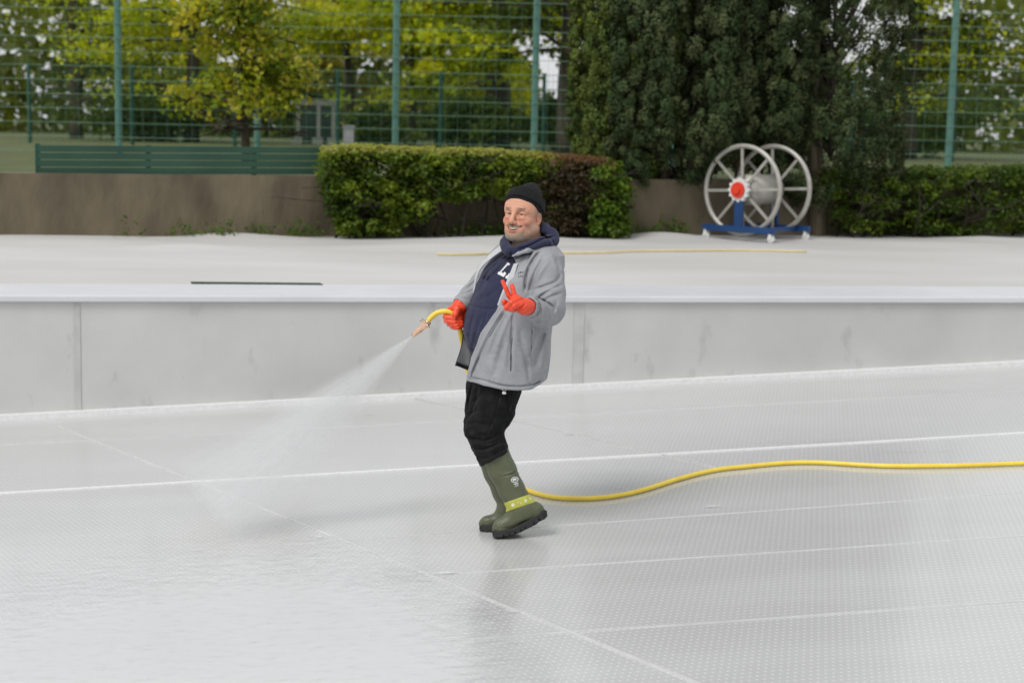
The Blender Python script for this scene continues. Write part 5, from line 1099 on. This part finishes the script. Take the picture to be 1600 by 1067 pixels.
ov = lambda rx, ry, n=26: [epos(rx * math.cos(a), ry * math.sin(a)) for a in np.linspace(0, 2 * math.pi, n)]
decal('emblem', [ov(6.2, 4.6) + ov(5.0, 3.5)[::-1], [epos(-3.8, -1.4), epos(-1.6, -2.2), epos(1.2, -2.0), epos(3.8, -1.2), epos(3.4, .4), epos(2.0, .2), epos(1.8, 1.8), epos(.8, 2.0), epos(.5, .8), epos(-1.4, .9), epos(-1.8, 2.2), epos(-2.8, 2.0), epos(-3.2, .4)]], GBN, M['print'], boot_near, 1.0, .35, .3)
decal('lettering', [bar(*epos(-3.8, 6.6), *epos(3.8, 6.6), .75), bar(*epos(-2.0, 8.9), *epos(3.2, 8.9), .4), bar(*epos(-4.2, 10.9), *epos(3.6, 10.9), .28)], GBN, M['print'], boot_near, 1.0, .35, .3)

# ---- gloved hands
GC = np.array([.76, .062, .018])
def gl_col(V): return np.clip(GC * (1 + .12 * vn_pts(V, 4, 71) + .12 * vn_pts(V, 1.4, 72))[:, None], 0, 1)
GL = Grid(axis((776, 838, .55)), axis((430, 502, .55)), axis((-172, -108, .7)))
def fing(Gq, pts, rs, k=1.2): Gq.chain([np.array(p, float) for p in pts], rs, k)
fing(GL, [(831, 481, -124), (822, 479, -136)], [13.5, 13], 3)
GL.ell((814, 477, -141), (13.5, 12, 11.5), 6); GL.seg((806, 468, -144), (818, 482, -144), 8.5, 9, 5)
fing(GL, [(804, 471, -137), (794.5, 461, -138), (790, 449.5, -140), (785.4, 440, -139)], [5.0, 4.1, 3.6, 3.1], .8)     # index
fing(GL, [(808, 468, -143), (803.0, 459, -144), (800.8, 450, -143), (800.0, 446.6, -141)], [5.2, 4.3, 3.9, 3.6], .8)  # middle
fing(GL, [(811, 467, -149), (799, 473, -157), (791.5, 481, -154), (796, 480, -144), (802, 476, -142)], [5.2, 5.0, 4.5, 4.2, 4], 1.0)    # ring, bent
fing(GL, [(814, 474, -152), (804, 478.5, -158), (798, 483, -154), (802, 484, -145), (806, 481, -143)], [5.0, 4.6, 4.2, 4, 3.8], 1.0)    # little finger, bent
fing(GL, [(810, 482, -134), (797, 478, -133), (789.5, 474, -138), (787.5, 471.5, -143)], [6.2, 5.6, 4.8, 4.2], 2)        # thumb across
FK = 1.5
folds(GL, [([(806, 484), (814, 481), (820, 476)], 1.1, 1.2), ([(810, 488), (818, 485), (824, 480)], 1.0, 1.2), ([(806, 480), (812, 475), (817, 470)], .8, 1.3), ([(824, 470), (829, 478), (829, 488)], .8, 1.5), ([(788, 448), (792, 446)], .4, .8), ([(797, 453), (803, 453)], .4, .8)])
GL.build('glove', M['glove'], man, gl_col, 1)
k = MB(); wd0 = wpt(829.5, 480.5, -127) - wpt(838, 483, -110); k.torus(wpt(829.3, 480.4, -128.5), wd0, 14.0 / PXM, 2.3 / PXM, 40, 10); k.build('cuff', noise_mat('dark_elastic', (.10, .105, .10), (.2, .2, .2), 90, .8), jacket, True)
# right hand around the hose
HOSE = [(667, 505, 22), (674, 495.5, 20), (684, 488.5, 18), (696, 486.5, 17), (706, 490, 17), (713, 498, 18), (717.5, 511, 18), (721, 528, 31), (725, 548, 42), (730, 575, 54), (744, 615, 62), (762, 665, 66)]
GR = Grid(axis((686, 740, .55)), axis((462, 520, .55)), axis((-12, 52, .7)))
fing(GR, [(722, 474, 27), (718, 480, 24)], [13, 12.5], 3); GR.ell((716, 488, 28), (13, 13, 8), 5); GR.ell((720, 497, 27), (9, 13, 8), 5)
fing(GR, [(717, 478, 17), (704, 484.5, 27), (696, 489.5, 30)], [6, 5.5, 4.2], 2)                                           # far finger over the hose, index
fing(GR, [(722, 481, 12), (714.5, 483, 3.5), (711.5, 491, 1.5), (709.8, 498.5, 4)], [6.0, 5.6, 5.0, 4.2], 1.5)               # thumb over the near side
for i, (x0, y0, x1, y1) in enumerate(((696, 495.5, 720, 498.0), (697.5, 501.5, 722.5, 503.5), (702, 507, 723, 507.8), (707, 511.2, 722, 511))):
    r_ = (4.6, 4.6, 4.3, 3.9)[i]; fing(GR, [(x1 + 1, y0 - 3.0, 33), (x0 + 5, y0 - 1.2, 31), (x0, y0, 20), (x0 + 4, y0 + .8, 8.5), ((x0 + x1) / 2 + 1, (y0 + y1) / 2 + .8, 4.6), (x1 - 1.5, y1, 8.5)], [r_ + .4, r_ + .1, r_ - .1, r_ - .2, r_ - .2, r_ * .8], .25)
folds(GR, [([(710, 478), (716, 475), (724, 474)], .9, 1.2), ([(712, 481), (718, 479), (726, 480)], .8, 1.1), ([(721, 486), (725, 492), (725, 500)], 1.2, 1.8), ([(709, 489), (714, 489.5)], .5, .8)])
GR.chain([np.array(p[:]) for p in catmull(HOSE[2:9], 4)], [4.0] * 26, 0, 'sub')
GR.build('glove', M['glove'], man, gl_col, 1)

# ================================================================== HOSE, NOZZLE, WATER
hose = empty('garden_hose', wpt(*HOSE[6])); tag(hose, 'yellow hose running across the floor to the brass nozzle in his hand', 'hose')
hp = [wpt(*p[:]) for p in catmull(HOSE, 8)]
last = HOSE[-1]
fl = [floor_pt(786, 742, .03), floor_pt(808, 757, .018), floor_pt(832, 768.5, .014), floor_pt(866, 776.5, .014), floor_pt(905, 778.5, .014), floor_pt(950, 776, .014), floor_pt(1000, 766.5, .014), floor_pt(1060, 748, .014), floor_pt(1110, 735.5, .014), floor_pt(1156, 729.5, .014), floor_pt(1260, 722, .014), floor_pt(1420, 728, .014), floor_pt(1680, 720, .014), floor_pt(2300, 690, .014), floor_pt(3100, 650, .014)]
pts = catmull([wpt(*HOSE[-3]), wpt(*HOSE[-2]), wpt(*HOSE[-1])] + fl, 10)
i0 = min(range(len(hp)), key=lambda i: (hp[i] - wpt(*HOSE[-3])).length)
k = MB(); k.tube(hp[:i0] + pts, 4.1 / PXM, 14); k.build('tube', M['yellow'], hose, True)
M['brass'] = noise_mat('pale_brass', (.80, .50, .34), (.88, .62, .45), 30, .16, 1.0)
nz0, nz1 = np.array([667.5, 504.5, 22.]), np.array([645, 524.5, 25.]); dz = nz1 - nz0
def np_(t): return wpt(*(nz0 + dz * t))
k = MB(); k.tube([np_(t) for t in (-.12, 0, .04, .10, .16, .22, .24, .5, .8, .9, 1.0, 1.0, .93)], [q / PXM for q in (4.6, 4.8, 6.6, 6.8, 6.0, 6.2, 5.8, 5.4, 4.4, 3.8, 3.5, 2.4, 2.2)], 18, cap=False)
for a in np.linspace(0, 2 * math.pi, 7)[:-1]:                         # lugs of the coupling ring
    e = np.cross(dz / np.linalg.norm(dz), (0, 0, 1)); e /= np.linalg.norm(e); e2 = np.cross(dz / np.linalg.norm(dz), e); c = nz0 + dz * .07 + (e * math.cos(a) + e2 * math.sin(a)) * 6.6
    k.tube([wpt(*(c - dz * .05)), wpt(*(c + dz * .07))], 1.7 / PXM, 6)
nozzle = k.build('nozzle', M['brass'], hose, True)
k = MB()
for t in (-.10, -.02):
    k.torus(np_(t), (np_(1) - np_(0)), 4.9 / PXM, .8 / PXM, 24, 6)
k.tube([wpt(661, 498.5, 16), wpt(656, 501.5, 14)], 1.6 / PXM, 8); k.build('clamp', M['galv'], hose, True)

# water: a cone of fine spray in the air
def spray_material():
    m = bpy.data.materials.new('fine_spray'); m.use_nodes = True; n, l = m.node_tree.nodes, m.node_tree.links; n.clear()
    o = n.new('ShaderNodeOutputMaterial'); v = n.new('ShaderNodeVolumePrincipled'); l.new(v.outputs[0], o.inputs['Volume']); v.inputs['Color'].default_value = (.97, .975, .98, 1); v.inputs['Anisotropy'].default_value = .25
    tc = n.new('ShaderNodeTexCoord'); sp = n.new('ShaderNodeSeparateXYZ'); l.new(tc.outputs['Object'], sp.inputs[0])
    def mt(op, a, b=None, c=None):
        q = n.new('ShaderNodeMath'); q.operation = op
        for i, t in enumerate((a, b, c)):
            if t is None: continue
            if isinstance(t, (int, float)): q.inputs[i].default_value = t
            else: l.new(t, q.inputs[i])
        return q.outputs[0]
    z = mt('ADD', sp.outputs['Z'], .012); ux = mt('DIVIDE', sp.outputs['X'], z); uy = mt('DIVIDE', sp.outputs['Y'], z)
    r = mt('SQRT', mt('ADD', mt('MULTIPLY', ux, ux), mt('MULTIPLY', uy, uy)))
    cb = n.new('ShaderNodeCombineXYZ'); l.new(mt('MULTIPLY', ux, 1.0), cb.inputs[0]); l.new(mt('MULTIPLY', uy, 1.0), cb.inputs[1]); l.new(mt('MULTIPLY', z, .06), cb.inputs[2])
    nz = n.new('ShaderNodeTexNoise'); nz.inputs['Scale'].default_value = 26; nz.inputs['Detail'].default_value = 3; l.new(cb.outputs[0], nz.inputs['Vector'])
    n2 = n.new('ShaderNodeTexNoise'); n2.inputs['Scale'].default_value = 7; n2.inputs['Detail'].default_value = 4; l.new(tc.outputs['Object'], n2.inputs['Vector'])
    fall = mt('POWER', mt('MAXIMUM', mt('SUBTRACT', 1.0, mt('DIVIDE', r, SPREAD)), 0.0), 1.25)
    st = n.new('ShaderNodeMapRange'); st.inputs['From Min'].default_value = .38; st.inputs['From Max'].default_value = .66; st.inputs['To Min'].default_value = .25; st.inputs['To Max'].default_value = 1.6; l.new(nz.outputs['Fac'], st.inputs['Value'])
    dn = mt('DIVIDE', 6.3, mt('POWER', mt('ADD', z, .035), 1.5)); n3 = mt('ADD', .5, n2.outputs['Fac'])
    l.new(mt('MULTIPLY', mt('MULTIPLY', mt('MULTIPLY', dn, fall), st.outputs[0]), n3), v.inputs['Density']); return m
SPREAD = .26
tip = np_(1.0); tgt = wpt(455, 690, 20); ax_d = (tgt - tip).normalized()
Lc = 1.25
q = ax_d.to_track_quat('Z', 'Y'); nseg = 40
vv = [(0, 0, -.004)]; ff = []; zs_ = np.linspace(.0, Lc, 8)
for z_ in zs_:
    for i in range(nseg): a = 2 * math.pi * i / nseg; r_ = .008 + SPREAD * 1.0 * z_; vv.append((r_ * math.cos(a), r_ * math.sin(a), z_))
for i in range(nseg): ff.append((0, 1 + (i + 1) % nseg, 1 + i))
for s in range(len(zs_) - 1):
    for i in range(nseg): a0 = 1 + s * nseg + i; a1 = 1 + s * nseg + (i + 1) % nseg; ff.append((a0, a1, a1 + nseg, a0 + nseg))
ff.append(tuple(1 + (len(zs_) - 1) * nseg + i for i in range(nseg)))
spray = mesh_obj('water_spray', vv, ff, spray_material()); spray.location = tip; spray.rotation_euler = q.to_euler(); tag(spray, 'white cone of water spray fanning down from the nozzle', 'water', kind='stuff')
# droplets thrown off along the jet
rg = np.random.default_rng(88); nd = 1100; zz = Lc * rg.random(nd) ** .8; rr = SPREAD * np.abs(rg.normal(0, .42, nd)); aa = rg.uniform(0, 6.28, nd)
Lx = np.stack([rr * zz * np.cos(aa), rr * zz * np.sin(aa), zz], 1); Rq = np.array(q.to_matrix()); C = Lx @ Rq.T + np.array(tip[:]); Dd = unit(Lx) @ Rq.T
ln = rg.uniform(.004, .022, nd)
mdrop, n, l, p = new_mat('water_drops'); p.inputs['Base Color'].default_value = (.9, .92, .94, 1); p.inputs['Roughness'].default_value = .1; p.inputs['Alpha'].default_value = .4
a = leaves('spray_drops', C, Dd, rg.normal(0, 1, C.shape), ln, np.full(nd, .0013), np.ones((nd, 3)), mdrop); tag(a, kind='stuff')
